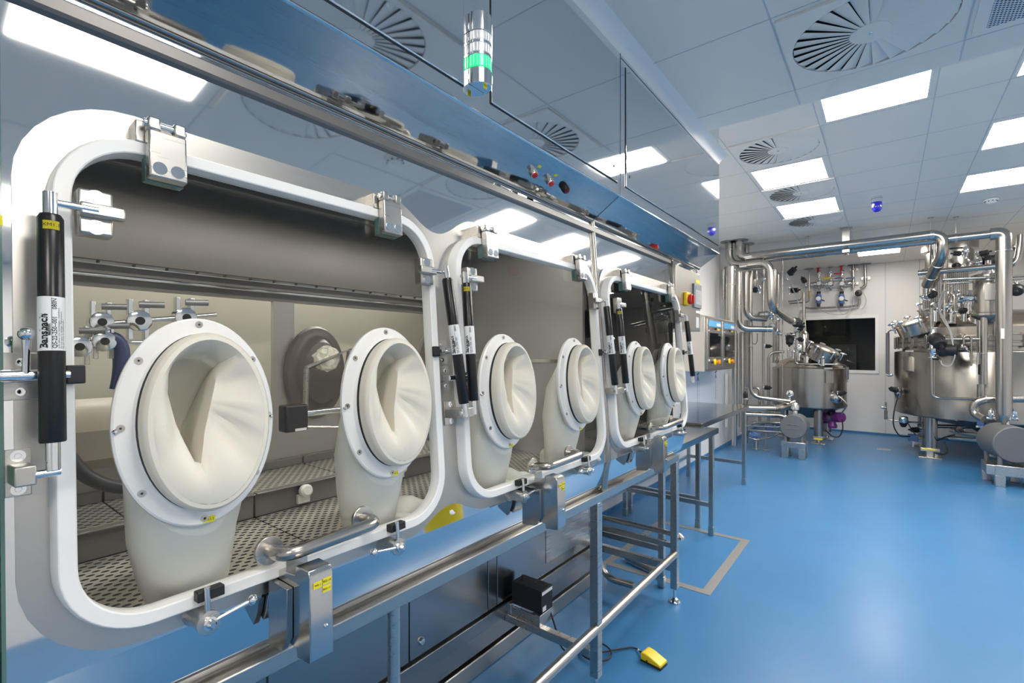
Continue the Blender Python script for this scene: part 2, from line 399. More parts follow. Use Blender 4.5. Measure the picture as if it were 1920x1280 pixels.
swirl(-.053, 1.235, ZN, 'swirl vent in the low ceiling seen only mirrored in the steel cabinet')
swirl(-.705, 4.475, ZF, 'swirl vent in the high ceiling, first beyond the ceiling step')
swirl(-.705, 5.82, ZF, 'swirl vent in the high ceiling between the two square lights')
swirl(-.715, 7.17, ZF, 'farthest small swirl vent, beyond the second square light')

# perforated return grille, smoke detectors, strobe
g = thing('return_air_grille', 'perforated square return grille in the low ceiling at the top right', 'air vent', (.6, 2.56, ZN))
mb().bx(.29, .915, 2.235, 2.89, ZN - .004, ZN).build('frame', CEILM, g, bevel=.001); mb().bx(.335, .87, 2.28, 2.845, ZN - .0055, ZN - .004).build('perforated_face', GRIL, g, flat=True)
def smoke(x, y, z, label):
    t = thing('smoke_detector', label, 'smoke detector', (x, y, z), 'smoke detectors')
    mb().lathe([(.001, -.055), (.03, -.053), (.045, -.042), (.047, -.03)], (x, y, z), n=28).build('sensing_head', WHT, t)
    s = mb()
    for k in range(9):
        a = 2 * PI * k / 9; s.box((x + .0465 * math.cos(a), y + .0465 * math.sin(a), z - .033), (.012, .012, .006))
    s.build('slots', INK, t)
    mb().lathe([(.047, -.03), (.058, -.026), (.06, -.012), (.052, 0)], (x, y, z), n=28).build('base', WHT, t)
smoke(.9, 7.33, ZF, 'round white smoke detector on the high ceiling below the right-hand light')
smoke(.09, 1.87, ZN, 'smoke detector mirrored in the steel above the first window')
t = thing('strobe_beacon', 'blue dome strobe light hanging from the high ceiling', 'warning light', (-.08, 6.5, ZF))
mb().lathe([(.052, 0), (.052, -.02), (.046, -.022), (.046, -.03), (.054, -.032), (.054, -.06), (.048, -.062)], (-.08, 6.5, ZF), n=24).build('base', CHR, t)
mb().lathe([(.046, -.06), (.047, -.11), (.043, -.135), (.03, -.155), (.012, -.164), (0, -.165)], (-.08, 6.5, ZF), n=24).build('lens', BLUED, t)

# ================================================================== THE ISOLATOR
WINS = [(.145, .923), (1.012, 1.885), (1.985, 2.965)]
S0, S1, FW, FR = .238, 1.043, .021, .118
Y0, Y1, YM = .055, 2.996, 1.945            # ends and the joint between its two modules
iso = thing('isolator', 'long polished steel isolator cabinet with three round-cornered windows', 'isolator', (-1.3, 1.5, .9))
hol = [rrect(a + .014, b - .014, -S1 + .014, -S0 - .014, FR - .014) for a, b in WINS]
mb(WM(0, 0)).plate([(Y0, -1.085), (Y1, -1.085), (Y1, 0), (Y0, 0)], hol, -.004, 0).build('front_wall', POL, iso, ang=20)
# welded brushed flanges
def arc(cy, cz, r, a0, a1, n=8): return [(cy + r * math.cos(math.radians(a0 + (a1 - a0) * i / n)), cz + r * math.sin(math.radians(a0 + (a1 - a0) * i / n))) for i in range(n + 1)]
fl, ft, fb = .104, -.180, -1.079
neck = .967
def bump(y, h, w): return h * (.5 + .5 * math.cos(PI * max(-1, min(1, (y - neck) / w))))
ys = [neck - .17 + .34 * i / 24 for i in range(25)]
o1 = (arc(fl + .15, fb + .15, .15, 180, 270) + [(y, fb + bump(y, .048, .15)) for y in ys] + arc(1.925 - .14, fb + .14, .14, 270, 360)
      + arc(1.925 - .14, ft - .14, .14, 0, 90) + [(y, ft - bump(y, .068, .16)) for y in ys[::-1]] + arc(fl + .15, ft - .15, .15, 90, 180))
mb(WM(0, 0)).plate(o1, hol[:2], 0, .0035).build('window_flange', BRUL, iso)
mb(WM(0, 0)).plate(rrect(1.968, 2.992, fb, ft, .14), hol[2:], 0, .0035).build('window_flange', BRUL, iso)
# lower ledge that turns back under the windows
lp = [W(0, 1.085), W(0, 1.094, -.003), Vector((-1.012, 0, 1.015)), Vector((-1.019, 0, .985)), Vector((-1.028, 0, .95)), Vector((-1.037, 0, .926)), Vector((-1.046, 0, .917)), Vector((-1.12, 0, .915))]
for a, b in ((Y0 * WK, (YM - .012) * WK), ((YM + .012) * WK, Y1 * WK)):
    l = mb(); l.loft([[(p.x, y, p.z) for p in lp] for y in (a, b)]); l.build('lower_ledge', POL, iso, ang=50)
# top rail bands
r = mb(); r.cyl(W(-.02, -.002, .004), W(3.52, -.002, .004), .0105, n=16)
r.build('top_rail', PIPE, iso, ang=60)
# joint bead between the modules
s_ = mb(); s_.tube([W(YM, -.002, .002), W(YM, .3, .004), W(YM, .9, .004), W(YM, 1.08, .004), W(YM, 1.12, -.012), Vector((-1.03, YM * WK, .925))], [.013, .012, .011, .011, .016, .020], n=14)
s_.build('joint_bead', PIPE, iso)
# sloping polished soffit and the cabinet above
xc, zcb = -.94, 2.25
SXI, SZI = -1.086, 2.1535
so = mb(); so.loft([[(x, y, z) for x, z in ((xc - .002, zcb), (SXI, SZI))] for y in (-.6, 1.984)]); so.loft([[(x, y, z) for x, z in ((xc - .002, zcb), (SXI, SZI))] for y in (1.988, 3.60)]); so.build('soffit', POL, iso, flat=True)
mb().add([(xc - .001, 1.983, zcb - .0005), (xc - .001, 1.989, zcb - .0005), (SXI, 1.989, SZI - .0005), (SXI, 1.983, SZI - .0005)], [(0, 1, 2, 3)]).build('soffit_joint', SEAM, iso, flat=True)
mb().bx(-1.9, xc, -.6, 3.60, zcb, ZN).bx(-1.9, xc, YS, 3.60, ZN, ZF).build('upper_cabinet', POLC, iso, flat=True)
mb().bx(-1.9, SXI - .002, -.6, 3.60, SZI + .002, zcb).build('cabinet_underside', BRU, iso, flat=True)
tr = mb(); tr.cyl((xc - .002, -.6, zcb + .001), (xc - .002, 3.602, zcb + .001), .0045, n=10); tr.build('cabinet_edge_trim', CHR, iso)
def cab_door(y0, y1, z0, z1):
    mb().bx(xc, xc + .0015, y0 - .003, y1 + .003, z0 - .003, z1).build('door_gasket', DARK, iso, flat=True)
    mb().bx(xc, xc + .006, y0, y1, z0, z1).build('cabinet_door', POLC, iso, bevel=.0028)
cab_door(-.6, .978, 2.300, ZN - .08); cab_door(1.098, 1.957, 2.300, ZN - .08); cab_door(2.046, 3.575, 2.305, ZN - .08)
mb().bx(xc, xc + .0012, 1.990, 1.994, zcb, ZN - .03).bx(xc, xc + .0012, 2.0, 3.6, ZN - .06, ZN - .056).build('cabinet_seam', SEAM, iso, flat=True)
k = mb()
for y, z in ((1.915, 2.36), (2.08, 2.36), (1.14, 2.75), (.94, 2.75)): k.cyl((xc + .006, y, z), (xc + .008, y, z), .006, n=10)
k.build('lock_hole', INK, iso)
# chamber
mb().bx(-1.82, -1.80, Y0, Y1, 1.74, 2.13).build('chamber_back_upper', CHAM, iso, flat=True)
mb().bx(-1.82, -1.80, Y0, Y1, .95, 1.30).bx(-1.82, -1.80, .86, .94, 1.3, 1.74).bx(-1.82, -1.80, 1.62, Y1, 1.3, 1.74).build('chamber_back_lower', CHLOW, iso, flat=True)
mb().bx(-1.815, -1.811, Y0, 1.62, 1.3, 1.74).build('rear_pane', GLASS, iso, flat=True)
mb().bx(-1.82, -1.07, Y0 - .01, Y0, .95, 2.13).build('chamber_side', CHAM, iso, flat=True)
mb().bx(-1.82, -1.07, Y1 + .03, Y1 + .04, .95, 2.13).build('chamber_end', mat('dimmed_end_steel', (.10, .098, .092), .25, .5), iso, flat=True)  # end steel coloured darker so the far bay looks unlit
mb().bx(-1.82, -1.10, YM - .01, YM + .01, .95, 2.13).build('chamber_divider', mat('divider_steel', (.40, .39, .375), .3, .3), iso, flat=True)
mb().bx(-1.80, -1.12, YM - .014, YM - .01, 1.50, 1.515).build('divider_rib', CHR, iso, flat=True)
mb().bx(-1.82, -1.07, Y0, Y1, 2.11, 2.13).build('chamber_top', CHAM, iso, flat=True)
mb().bx(-1.82, -1.03, Y0, Y1, .94, .985).build('chamber_floor', CHAM, iso, flat=True)
mb().bx(-1.80, -1.765, Y0, 1.93, 1.765, 1.775).bx(-1.80, -1.768, Y0, 1.93, 1.800, 1.815).build('back_rail', CHR, iso, bevel=.003)
k = mb()
for i in range(22): k.cyl((-1.764, .1 + i * .083, 1.808), (-1.769, .1 + i * .083, 1.808), .004, n=8)
k.build('rail_screws', INK, iso)
mb().bx(-1.48, -1.40, .1, 1.85, 2.06, 2.10).bx(-1.30, -1.24, .1, 1.85, 2.075, 2.10).bx(-1.62, -1.60, .1, 1.85, 2.05, 2.10).build('lamp_housing', CHAM, iso, bevel=.004)
mb().bx(-1.125, -1.090, .15, 1.98, 2.085, 2.10).build('fill_tube', mat('chamber_fill', (1, 1, 1), .5, emit=15, ecol=(1, .95, .86)), iso, bevel=.004)  # hidden glowing strip, added to brighten the chamber
# perforated trays and the step behind them
def tray(y0, y1):
    mb().bx(-1.50, -1.02, y0, y1, 1.045, 1.05).build('perforated_tray', PERF, iso, flat=True)
    mb().bx(-1.80, -1.52, y0, y1, 1.115, 1.12).build('perforated_shelf', PERF, iso, flat=True)
    mb().bx(-1.52, -1.505, y0, y1, 1.05, 1.121).bx(-1.52, -1.49, y0, y1, 1.12, 1.125).bx(-1.80, -1.775, y0, y1, 1.12, 1.15).build('tray_step', CHAM, iso, bevel=.002)
for a, b in ((.065, .36), (.365, .66), (.665, .96), (.965, 1.43), (1.435, 1.93), (1.96, 2.48), (2.485, 3.01)): tray(a, b)
for y in (.21, .51, .81, 1.2, 1.68):
    kk = mb(); kk.lathe([(.018, 0), (.02, .004), (.02, .02), (.014, .026), (0, .027)], (-1.49, y, 1.10), (1, 0, .25), 16); kk.bx(-1.50, -1.488, y - .02, y + .02, 1.062, 1.09); kk.build('tray_knob', WHT, iso)
# steel post and raised glass door at the near end
mb(WM(0, 0)).bx(-.05, .012, Y0 - .012, Y0 + .016, -1.2, 0).build('end_post', BRU, iso, bevel=.003)

gd = thing('side_glass', 'green-edged glass panel at the far left edge of the picture', 'glass panel', W(.05, 1.2))
mb(WM(0, 0)).bx(.0125, .0165, .02, .088, -1.16, -.04).build('pane', GLASSG, gd, flat=True)
mb(WM(0, 0)).bx(.0125, .017, .088, .0925, -1.16, -.04).build('polished_edge', GLASSE, gd, flat=True)
lab = mb(WM(0, 0)).bx(.0172, .0178, .076, .0935, -.413, -.398).build('sticker', YEL, gd, flat=True)
text('1.1', .0085, WM(0, 0) @ Matrix.Translation((.0180, .0870, -.4055)) @ TX, lab)

# base cabinet beneath
bc = thing('base_cabinet', 'low steel service cabinet set back under the isolator', 'cabinet', (-1.75, 1.2, 0))
XPN = -1.55
mb().bx(-2.0, XPN - .012, -.5, 2.86, .13, .90).build('carcass', PANELS, bc, flat=True)
def panel(y0, y1, z0=.27, z1=.88, nm='door_panel'): return mb().bx(XPN - .012, XPN, y0, y1, z0, z1).build(nm, PANELS, bc, bevel=.003)
panel(-.5, .72, nm='fixed_panel'); panel(.725, 1.19); p = panel(1.30, 1.79); panel(1.195, 1.295, nm='mullion'); panel(1.795, 1.86, nm='mullion'); panel(1.865, 2.84, nm='fixed_panel')
mb().bx(XPN, XPN + .004, 2.30, 2.80, .33, .80).build('recessed_cover', BRU, bc, bevel=.003)
mb().bx(XPN + .004, XPN + .0055, 2.45, 2.485, .55, .68).build('slot', DARK, bc, flat=True)
lk = mb(); lk.lathe([(.016, 0), (.016, .006), (.012, .012), (.005, .014), (0, .014)], (XPN, 1.36, .33), (1, 0, 0), 16); lk.build('lock', CHR, p)
mb().bx(XPN - .01, XPN + .015, -.5, 2.86, .20, .262).bx(XPN - .01, XPN, -.5, 2.86, .10, .20).build('skirting', PANELS, bc, bevel=.003)
kb = thing('kick_beam', 'bright steel floor beam along the foot of the service cabinet', 'beam', (XPN, 1.2, 0))
mb().bx(XPN - .06, XPN + .01, -.5, 3.05, 0.0, .085).build('beam', BRUL, kb, bevel=.006)

# ------------------------------------------------------------------ windows of the isolator
def disc(m, y, z, x0, x1, r, n=20): m.cyl((x0, y, z), (x1, y, z), r, n=n)
def hinge(win, Y, name='hinge'):
    m = mb(WM(Y, .25))
    m.bx(.040, .062, -.028, .028, -.052, .030).bx(.040, .062, -.028, -.010, .03, .052).bx(.040, .062, .010, .028, .03, .052)
    h = m.build(name, BRU, win, bevel=.003)
    mb(WM(Y, .25)).bx(.0, .052, -.0095, .0095, .014, .046).bx(.0, .038, -.040, -.006, .012, .05).build('knuckle', BRU, h, bevel=.002)
    mb(WM(Y, .25)).cyl((.051, -.032, .042), (.051, .030, .042), .007, n=12).build('pin', CHR, h)
    for y in (-.013, .013):
        d = mb(WM(Y, .25)); disc(d, y, -.036, .062, .0632, .0105); d.build('bolt_cap', CHR, h)
    mb(WM(Y, .25)).bx(.021, .0405, -.0285, .0285, -.0535, -.012).build('glass_shim', GLASSE, h, bevel=.001)
def strut_block(win, Y, side):
    m = mb(WM(Y, .379)); m.bx(.022, .050, -.022, .022, -.036, .036)
    b = m.build('strut_bracket', BRUL, win, bevel=.004)
    for z in (-.024, .024):
        d = mb(WM(Y, .379)); disc(d, 0, z, .050, .0512, .0115); d.build('bolt_cap', CHR, b)
    mb(WM(Y, .379)).bx(.050, .066, -.022 if side < 0 else -.034, .034 if side < 0 else .022, -.010, .010).build('arm', BRUL, b, bevel=.003)
    mb(WM(Y, .379)).cyl((.062, 0, 0), (.062, side * .062, 0), .0055, n=12).build('axle', CHR, b)
def grab(win, ya, yb):
    out = .088
    M = WM(0, 0)
    m = mb(M); pts = [(.02, ya, -.99), (out, ya, -.99), (out, yb, -.985), (.02, yb, -.985)]
    m.tube(pts, .0135, fil=.05, n=16); h = m.build('grab_handle', CHR if False else PIPE, win)
    for y, z in ((ya, -.99), (yb, -.985)):
        f = mb(M); f.lathe([(.027, .0), (.0275, .001), (.0275, .008), (.0265, .009), (.016, .010)], (.021, y, z), (1, 0, 0), 24); f.build('flange', BRU, h)
WLAB = ['nearest isolator window, left of the first pair of gas struts, with two oval glove ports', 'middle isolator window between the two pairs of gas struts', 'far isolator window beyond the vertical steel joint']
HING = [(.288, .768), (1.155, 1.73), (2.165, 2.785)]
BLK_ = [(.192, .884), (1.066, 1.848), (2.08, 2.915)]
HAND = [(.450, .665), (1.345, 1.585), (2.40, 2.70)]
NPL = [.50, 1.36, 2.33]
wins = []
for i, (a, b) in enumerate(WINS):
    w = thing('isolator_window', WLAB[i], 'window', W((a + b) / 2, S1), 'isolator windows')
    prof = [(-.005, .0035), (-.004, .030), (-.001, .0352), (.0005, .036), (.0185, .036), (.0205, .0348), (FW, .033), (FW, .0035)]
    f = mb(WM(0, 0)); f.loft([ring3(rrect(a + d, b - d, -S1 + d, -S0 - d, FR - d), n) for d, n in prof], cyc=True); f.build('frame', WHT, w, ang=28)
    g = mb(WM(0, 0)); lo = rrect(a + .012, b - .012, -S1 + .012, -S0 - .012, FR - .012)
    g.loft([ring3(lo, .012), ring3(lo, .020)], cap0=True, cap1=True); g.build('pane', GLASS, w, flat=True)
    for y in HING[i]: hinge(w, y)
    strut_block(w, BLK_[i][0], -1); strut_block(w, BLK_[i][1], 1)
    grab(w, *HAND[i])
    m = mb(WM(0, 0)); m.bx(.036, .0372, NPL[i] - .022, NPL[i] + .022, -1.036, -1.014); m.build('name_plate', BRU, w)
    wins.append(w)

# ------------------------------------------------------------------ oval glove ports
OPEN = [(-.046, .108), (-.020, .124), (.010, .122), (.034, .104), (.024, .092), (.012, .044), (-.0035, -.015), (-.019, -.086), (-.037, -.036), (-.050, .003), (-.060, .052), (-.057, .084)]
def ray_poly(c, a, poly):
    dx, dy = math.cos(a), math.sin(a); best = None
    for i in range(len(poly)):
        (x1, y1), (x2, y2) = poly[i], poly[(i + 1) % len(poly)]
        ex, ey = x2 - x1, y2 - y1; den = dx * ey - dy * ex
        if abs(den) < 1e-9: continue
        t = ((x1 - c[0]) * ey - (y1 - c[1]) * ex) / den; u = ((x1 - c[0]) * dy - (y1 - c[1]) * dx) / den
        if t > 0 and -1e-6 <= u <= 1 + 1e-6 and (best is None or t < best): best = t
    return (c[0] + dx * best, c[1] + dy * best)
def glove_hand(M, flip=1):
    g = mb(M)
    g.tube([(-.10, 0, .035), (-.05, 0, .032), (0, 0, .030), (.045, 0, .027), (.08, 0, .022)], [.040, .043, .044, .044, .03], n=14)
    for i, (yy, L) in enumerate(((-.034, .075), (-.012, .092), (.012, .086), (.033, .066))):
        g.tube([(.055, yy, .027), (.085, yy * 1.12, .030), (.085 + L * .5, yy * 1.2, .028), (.085 + L * .85, yy * 1.25, .018), (.085 + L, yy * 1.25, .012)], [.0145, .0145, .0135, .012, .006], n=10)
    g.tube([(-.03, -.035 * flip, .030), (.0, -.060 * flip, .030), (.035, -.078 * flip, .024), (.06, -.084 * flip, .016)], [.018, .017, .015, .007], n=10)
    return g
def glove_port(Y, s, label, code, drop, gl=None):
    P = thing('glove_port', label, 'glove port', W(Y, s, .021), 'oval glove ports')
    M = WM(Y, s)
    A, B = .128, .185
    e = lambda a, b, x, n=64: ring3(ellipse(0, 0, a, b, n), x)
    m = mb(M); m.loft([e(.094, .151, .0205), e(A - .002, B - .002, .0205), e(A, B, .024), e(A, B, .032), e(A - .003, B - .003, .0352), e(.102, .157, .036), e(.1005, .1555, .040), e(.0985, .1535, .047), e(.090, .145, .047)], cyc=True); m.build('mounting_ring', WHT, P, ang=40)
    m = mb(M); m.loft([e(.088, .143, .0465), e(.0990, .1540, .0465), e(.1005, .1555, .050), e(.0990, .1540, .0545), e(.088, .143, .0545)], cyc=True); m.build('black_o_ring', BLKM, P)
    m = mb(M); m.loft([e(.086, .141, .054), e(.0985, .1535, .054), e(.1000, .155, .060), e(.1000, .155, .074), e(.0978, .1528, .082), e(.0935, .1485, .0868), e(.0865, .1415, .088)]); m.build('cuff', RUB, P)
    N = 72; c0 = (-.026, .045)
    rim, op = [], []
    pell = ellipse(0, 0, .0865, .1415, 96)
    for i in range(N):
        a = 2 * PI * i / N; rim.append(ray_poly(c0, a, pell)); op.append(ray_poly(c0, a, OPEN))
    def sm(a, b, x): t = max(0, min(1, (x - a) / (b - a))); return t * t * (3 - 2 * t)
    def nO(p): return .066 - .016 * sm(-.035, .035, p[0]) + .010 * sm(-.01, -.08, p[1]) - .012 * sm(.06, .12, p[1])
    rings = [[(.0878, *p) for p in rim]]
    for t, dn in ((.2, .0885), (.45, .086), (.72, .079), (.92, .0705)):
        ring = []
        for i in range(N):
            a = 2 * PI * i / N
            p = (rim[i][0] * (1 - t) + op[i][0] * t, rim[i][1] * (1 - t) + op[i][1] * t)
            L = math.hypot(rim[i][0] - op[i][0], rim[i][1] - op[i][1])
            k = min(1, L / .05)
            n = .0878 * (1 - t) + nO(op[i]) * t
            n += k * math.sin(PI * min(t * 1.1, 1)) * .010 * (1 + .5 * math.cos(a - PI))       # soft bulge
            d = math.degrees(a) % 360                                                        # creases of the lower flap
            for a0, w, h in ((318, 15, -.010), (292, 8, .005), (345, 14, .006), (248, 10, -.005), (20, 20, -.010), (165, 25, .006), (284, 16, .010), (306, 7, -.010), (328, 8, .008)):
                dd = abs((d - a0 + 180) % 360 - 180); n += h * k * max(0, 1 - dd / w) * math.sin(PI * t)
            ring.append((n, *p))
        rings.append(ring)
    rings.append([(nO(p), *p) for p in op])
    for sc, n, dz in ((.985, .03, 0), (.96, .025, -.002), (.92, -.005, -.010), (.82, -.030, -.035), (.62, -.045, -.06), (.4, -.05, -.08)):
        rings.append([(n if sc < .98 else nO(p) - .012, c0[0] + (p[0] - c0[0]) * sc, c0[1] + (p[1] - c0[1]) * sc + dz) for p in op])
    m = mb(M); m.loft(rings, cap1=True); m.build('folded_sleeve_mouth', RUB, P, ang=42)
    # the hanging sleeve inside the chamber
    L = drop
    path = [((.010, 0, -.01), .094, .140, 90), ((-.006, 0, -.03), .096, .125, 78), ((-.024, 0, -.075), .101, .098, 50), ((-.040, -.002, -.14), .097, .074, 24), ((-.054, -.002, -.21), .088, .062, 8), ((-.068, .002, -.28), .078, .055, 3), ((-.080, .010, -.325), .068, .050, 0), ((-.085, .028, L), .058, .045, 0)]
    rr = []
    for (n, y, z), ra, rb, ang in path:
        t = math.radians(ang); ring = []
        for i in range(40):
            a = 2 * PI * i / 40; w = 1 + .035 * math.sin(3 * a + z * 40) + .02 * math.sin(5 * a + z * 25)
            ring.append((n - math.cos(t) * rb * math.sin(a) * w, y + ra * math.cos(a) * w, z + math.sin(t) * rb * math.sin(a) * w))
        rr.append(ring)
    m = mb(M); m.loft(rr, cap1=True); m.build('hanging_sleeve', SLV, P)
    if gl: glove_hand(Matrix.Translation(M @ Vector((gl[0], gl[1], L)) + Vector((0, 0, 0)) ) @ Matrix.Rotation(gl[2], 4, 'Z'), gl[3]).build('glove', SLV, P)
    for a in (90, 141, 180, 219, 270, 321, 0, 39):
        y = .1165 * math.cos(math.radians(a)); z = .1735 * math.sin(math.radians(a))
        q = mb(M); q.lathe([(.0062, .0352), (.0062, .0366), (.0030, .0366), (.0026, .0362), (0, .0362)], (0, y, z), (1, 0, 0), 14)
        sc = q.build('screw', BRU, P)
        mb(M).cyl((.0362, y, z), (.0368, y, z), .0018, n=6).build('socket', INK, sc)
    for y in (-.1235, .122):
        q = mb(M); q.lathe([(.004, .034), (.004, .039), (.002, .041), (0, .041)], (0, y, -.004), (1, 0, 0), 12); q.build('stud', CHR, P)
    yl = mb(M); yl.bx(.0355, .0362, -.003, .017, -.183 + .001, -.1765 + .005); 
    q = yl.build('yellow_label', YEL, P); text(code, .0062, M @ Matrix.Translation((.0363, .007, -.177)) @ TX, q)
    return P
GP = [(.336, .722, 'first and largest-looking glove port, left side of the nearest window', 'XR1.1', -.335, None),
      (.748, .722, 'glove port on the right side of the nearest window', 'XR1.2', -.345, (-.10, .11, 1.2, 1)),
      (1.214, .724, 'glove port on the left side of the middle window', 'XR2.1', -.345, (-.10, .09, 1.0, 1)),
      (1.662, .726, 'glove port on the right side of the middle window', 'XR2.2', -.34, (-.10, .08, 1.1, -1)),
      (2.262, .728, 'glove port on the left side of the far window', 'XR3.1', -.34, None),
      (2.720, .730, 'farthest glove port, at the right end of the far window', 'XR3.2', -.34, None)]
for a in GP: glove_port(*a)

# ------------------------------------------------------------------ gas struts
def wrap_text(s, size, frame, along, off, r, parent, bold=0., name='lettering'):
    """text reading up a cylinder; frame = (base point, axis, facing, side)"""
    cu = bpy.data.curves.new(name, 'FONT'); cu.body = s; cu.size = size; cu.align_x = 'LEFT'; cu.align_y = 'CENTER'; cu.offset = bold; cu.resolution_u = 2
    t = bpy.data.objects.new(name + '_tmp', cu); COL.objects.link(t); bpy.context.view_layer.update()
    me = bpy.data.meshes.new_from_object(t.evaluated_get(bpy.context.evaluated_depsgraph_get()))
    bpy.data.objects.remove(t); bpy.data.curves.remove(cu)
    b, ax, fa, si = frame; vs = []
    for v in me.vertices:
        th = (off - v.co.y) / r
        vs.append(b + ax * (along + v.co.x) + (fa * math.cos(th) + si * math.sin(th)) * (r + .0005))
    x = MB(); x.add(vs, [tuple(p.vertices) for p in me.polygons]); bpy.data.meshes.remove(me)
    return x.build(name, INK, parent, flat=True)
def gas_strut(Yt, st, Yb_, sb, label, yellow, n=.072, full=False):
    a, b = W(Yt, st, n), W(Yb_, sb, n); ax = (a - b).normalized(); L = (a - b).length
    t = thing('gas_strut', label, 'gas strut', b, 'black gas struts')
    R_ = .0152
    c0, c1 = b + ax * .028, a - ax * .026; Lc = (c1 - c0).length
    m = mb(); m.lathe([(.010, 0), (R_ - .001, 0), (R_, .002), (R_, Lc - .006), (R_ - .003, Lc), (.006, Lc)], c0, ax, 28); m.build('cylinder', BLK, t)
    for p, q, nm in ((b - ax * .012, c0, 'lower_eye'), (c1, a + ax * .008, 'upper_eye')):
        m = mb(); m.tube([p, q], .0085, n=14); e = m.build(nm, CHR, t)
    si = ax.cross(Vector((1, 0, 0))).normalized()
    mid = (a + b) / 2; fa = Vector((-mid.x, -mid.y, 0)).normalized(); fa = (fa - ax * fa.dot(ax)).normalized(); si = ax.cross(fa).normalized()
    l0, l1 = Lc * .395, Lc * .63
    m = mb(); m.lathe([(R_ + .0003, l0), (R_ + .0003, l1)], c0, ax, 28); w = m.build('white_label', LBL, t)
    F = (c0, ax, fa, si)
    wrap_text('Bansbach', .0135, F, l0 + .003, -.0085, R_, w, .0005)
    wrap_text('easylift', .0062, F, l0 + .022, -.0030, R_, w, .0002)
    wrap_text('QS-22-250--001', .0072, F, l0 + .003, .0035, R_, w, .0001)
    wrap_text('080N', .0072, F, l1 - .019, .0035, R_, w, .0001)
    if full:
        for k, s in enumerate(('nicht \u00f6ffnen oder besch\u00e4digen - Hochdruck', 'Do not open or damage - high pressure', 'Ne pas ouvrir ou endommager')):
            wrap_text(s, .0034, F, l0 + .003, .0080 + k * .0030, R_, w)
        wrap_text('Tel', .0036, F, l1 - .030, -.0105, R_, w); wrap_text('Fax', .0036, F, l1 - .030, -.0070, R_, w)
    bar = []
    for k in range(2): 
        th = (.0001 + k * .0005) / R_; bar.append([c0 + ax * z + (fa * math.cos(th) + si * math.sin(th)) * (R_ + .0006) for z in (l0 + .002, l1 - .002)])
    m = mb(); m.loft(bar); m.build('rule', INK, w, flat=True)
    if yellow:
        pr_ = []
        for k in range(7):
            th = (-.55 + k * .2) ; pr_.append([c0 + ax * z + (fa * math.cos(th) + si * math.sin(th)) * (R_ + .0008) for z in (Lc * .925, Lc * .963)])
        m = mb(); m.loft(pr_); q = m.build('yellow_label', YEL, t)
        wrap_text_h(yellow, .0072, F, Lc * .944, R_, q)
    return t
def wrap_text_h(s, size, F, along, r, parent):
    cu = bpy.data.curves.new('lettering', 'FONT'); cu.body = s; cu.size = size; cu.align_x = 'CENTER'; cu.align_y = 'CENTER'; cu.resolution_u = 2
    t = bpy.data.objects.new('lettering_tmp', cu); COL.objects.link(t); bpy.context.view_layer.update()
    me = bpy.data.meshes.new_from_object(t.evaluated_get(bpy.context.evaluated_depsgraph_get())); bpy.data.objects.remove(t); bpy.data.curves.remove(cu)
    b, ax, fa, si = F; vs = []
    for v in me.vertices:
        th = v.co.x / r + .05; vs.append(b + ax * (along + v.co.y) + (fa * math.cos(th) + si * math.sin(th)) * (r + .0012))
    x = MB(); x.add(vs, [tuple(p.vertices) for p in me.polygons]); bpy.data.meshes.remove(me); return x.build('lettering', INK, parent, flat=True)
gas_strut(.136, .376, .135, .757, 'nearest gas strut, left of the first window', 'XM1.1', full=True)
gas_strut(.932, .371, .979, .772, 'gas strut on the right edge of the nearest window', None)
gas_strut(1.011, .376, 1.015, .768, 'gas strut on the left edge of the middle window, with a yellow tag', 'XM2.1')
gas_strut(1.893, .376, 1.926, .772, 'gas strut on the right edge of the middle window', None)
gas_strut(2.015, .378, 2.036, .770, 'gas strut on the left edge of the far window, with a yellow tag', 'XM3.1')
gas_strut(2.953, .385, 2.99, .775, 'farthest gas strut, on the right edge of the far window', None)
def strut_foot(Y, label, y0, y1, dirs):
    t = thing('strut_mount', label, 'bracket', W(Y, .775, .004), 'lower mounts of the gas struts')
    M = WM(Y, .772)
    m = mb(M); m.bx(.0035, .008, y0, y1, -.034, .034); pl = m.build('plate', BRU, t, bevel=.001)
    for y in ((y0 + y1) / 2,):
        for z in (-.024, .024):
            q = mb(M); q.lathe([(.0085, .008), (.0085, .0092), (.004, .0092), (.0035, .0086), (0, .0086)], (0, y, z), (1, 0, 0), 14); q.build('screw', CHR, t)
    m = mb(M); m.bx(.008, .076, y0 + .003, y1 - .003 if len(dirs) == 1 else y1, -.0135, .0135); m.build('block', BRUL, t, bevel=.002)
    for d in dirs:
        q = mb(M); q.cyl((.070, 0, 0), (.070, d, 0), .006, n=12); q.build('pivot_pin', CHR, t)
strut_foot(.115, 'lower mount of the nearest gas strut at the far left', -.022, .006, (.028,))
strut_foot(.990, 'double lower mount shared by the struts between the first two windows', -.03, .02, (-.028, .034))
strut_foot(1.972, 'double lower mount shared by the struts on either side of the steel joint', -.034, .034, (-.055, .072))

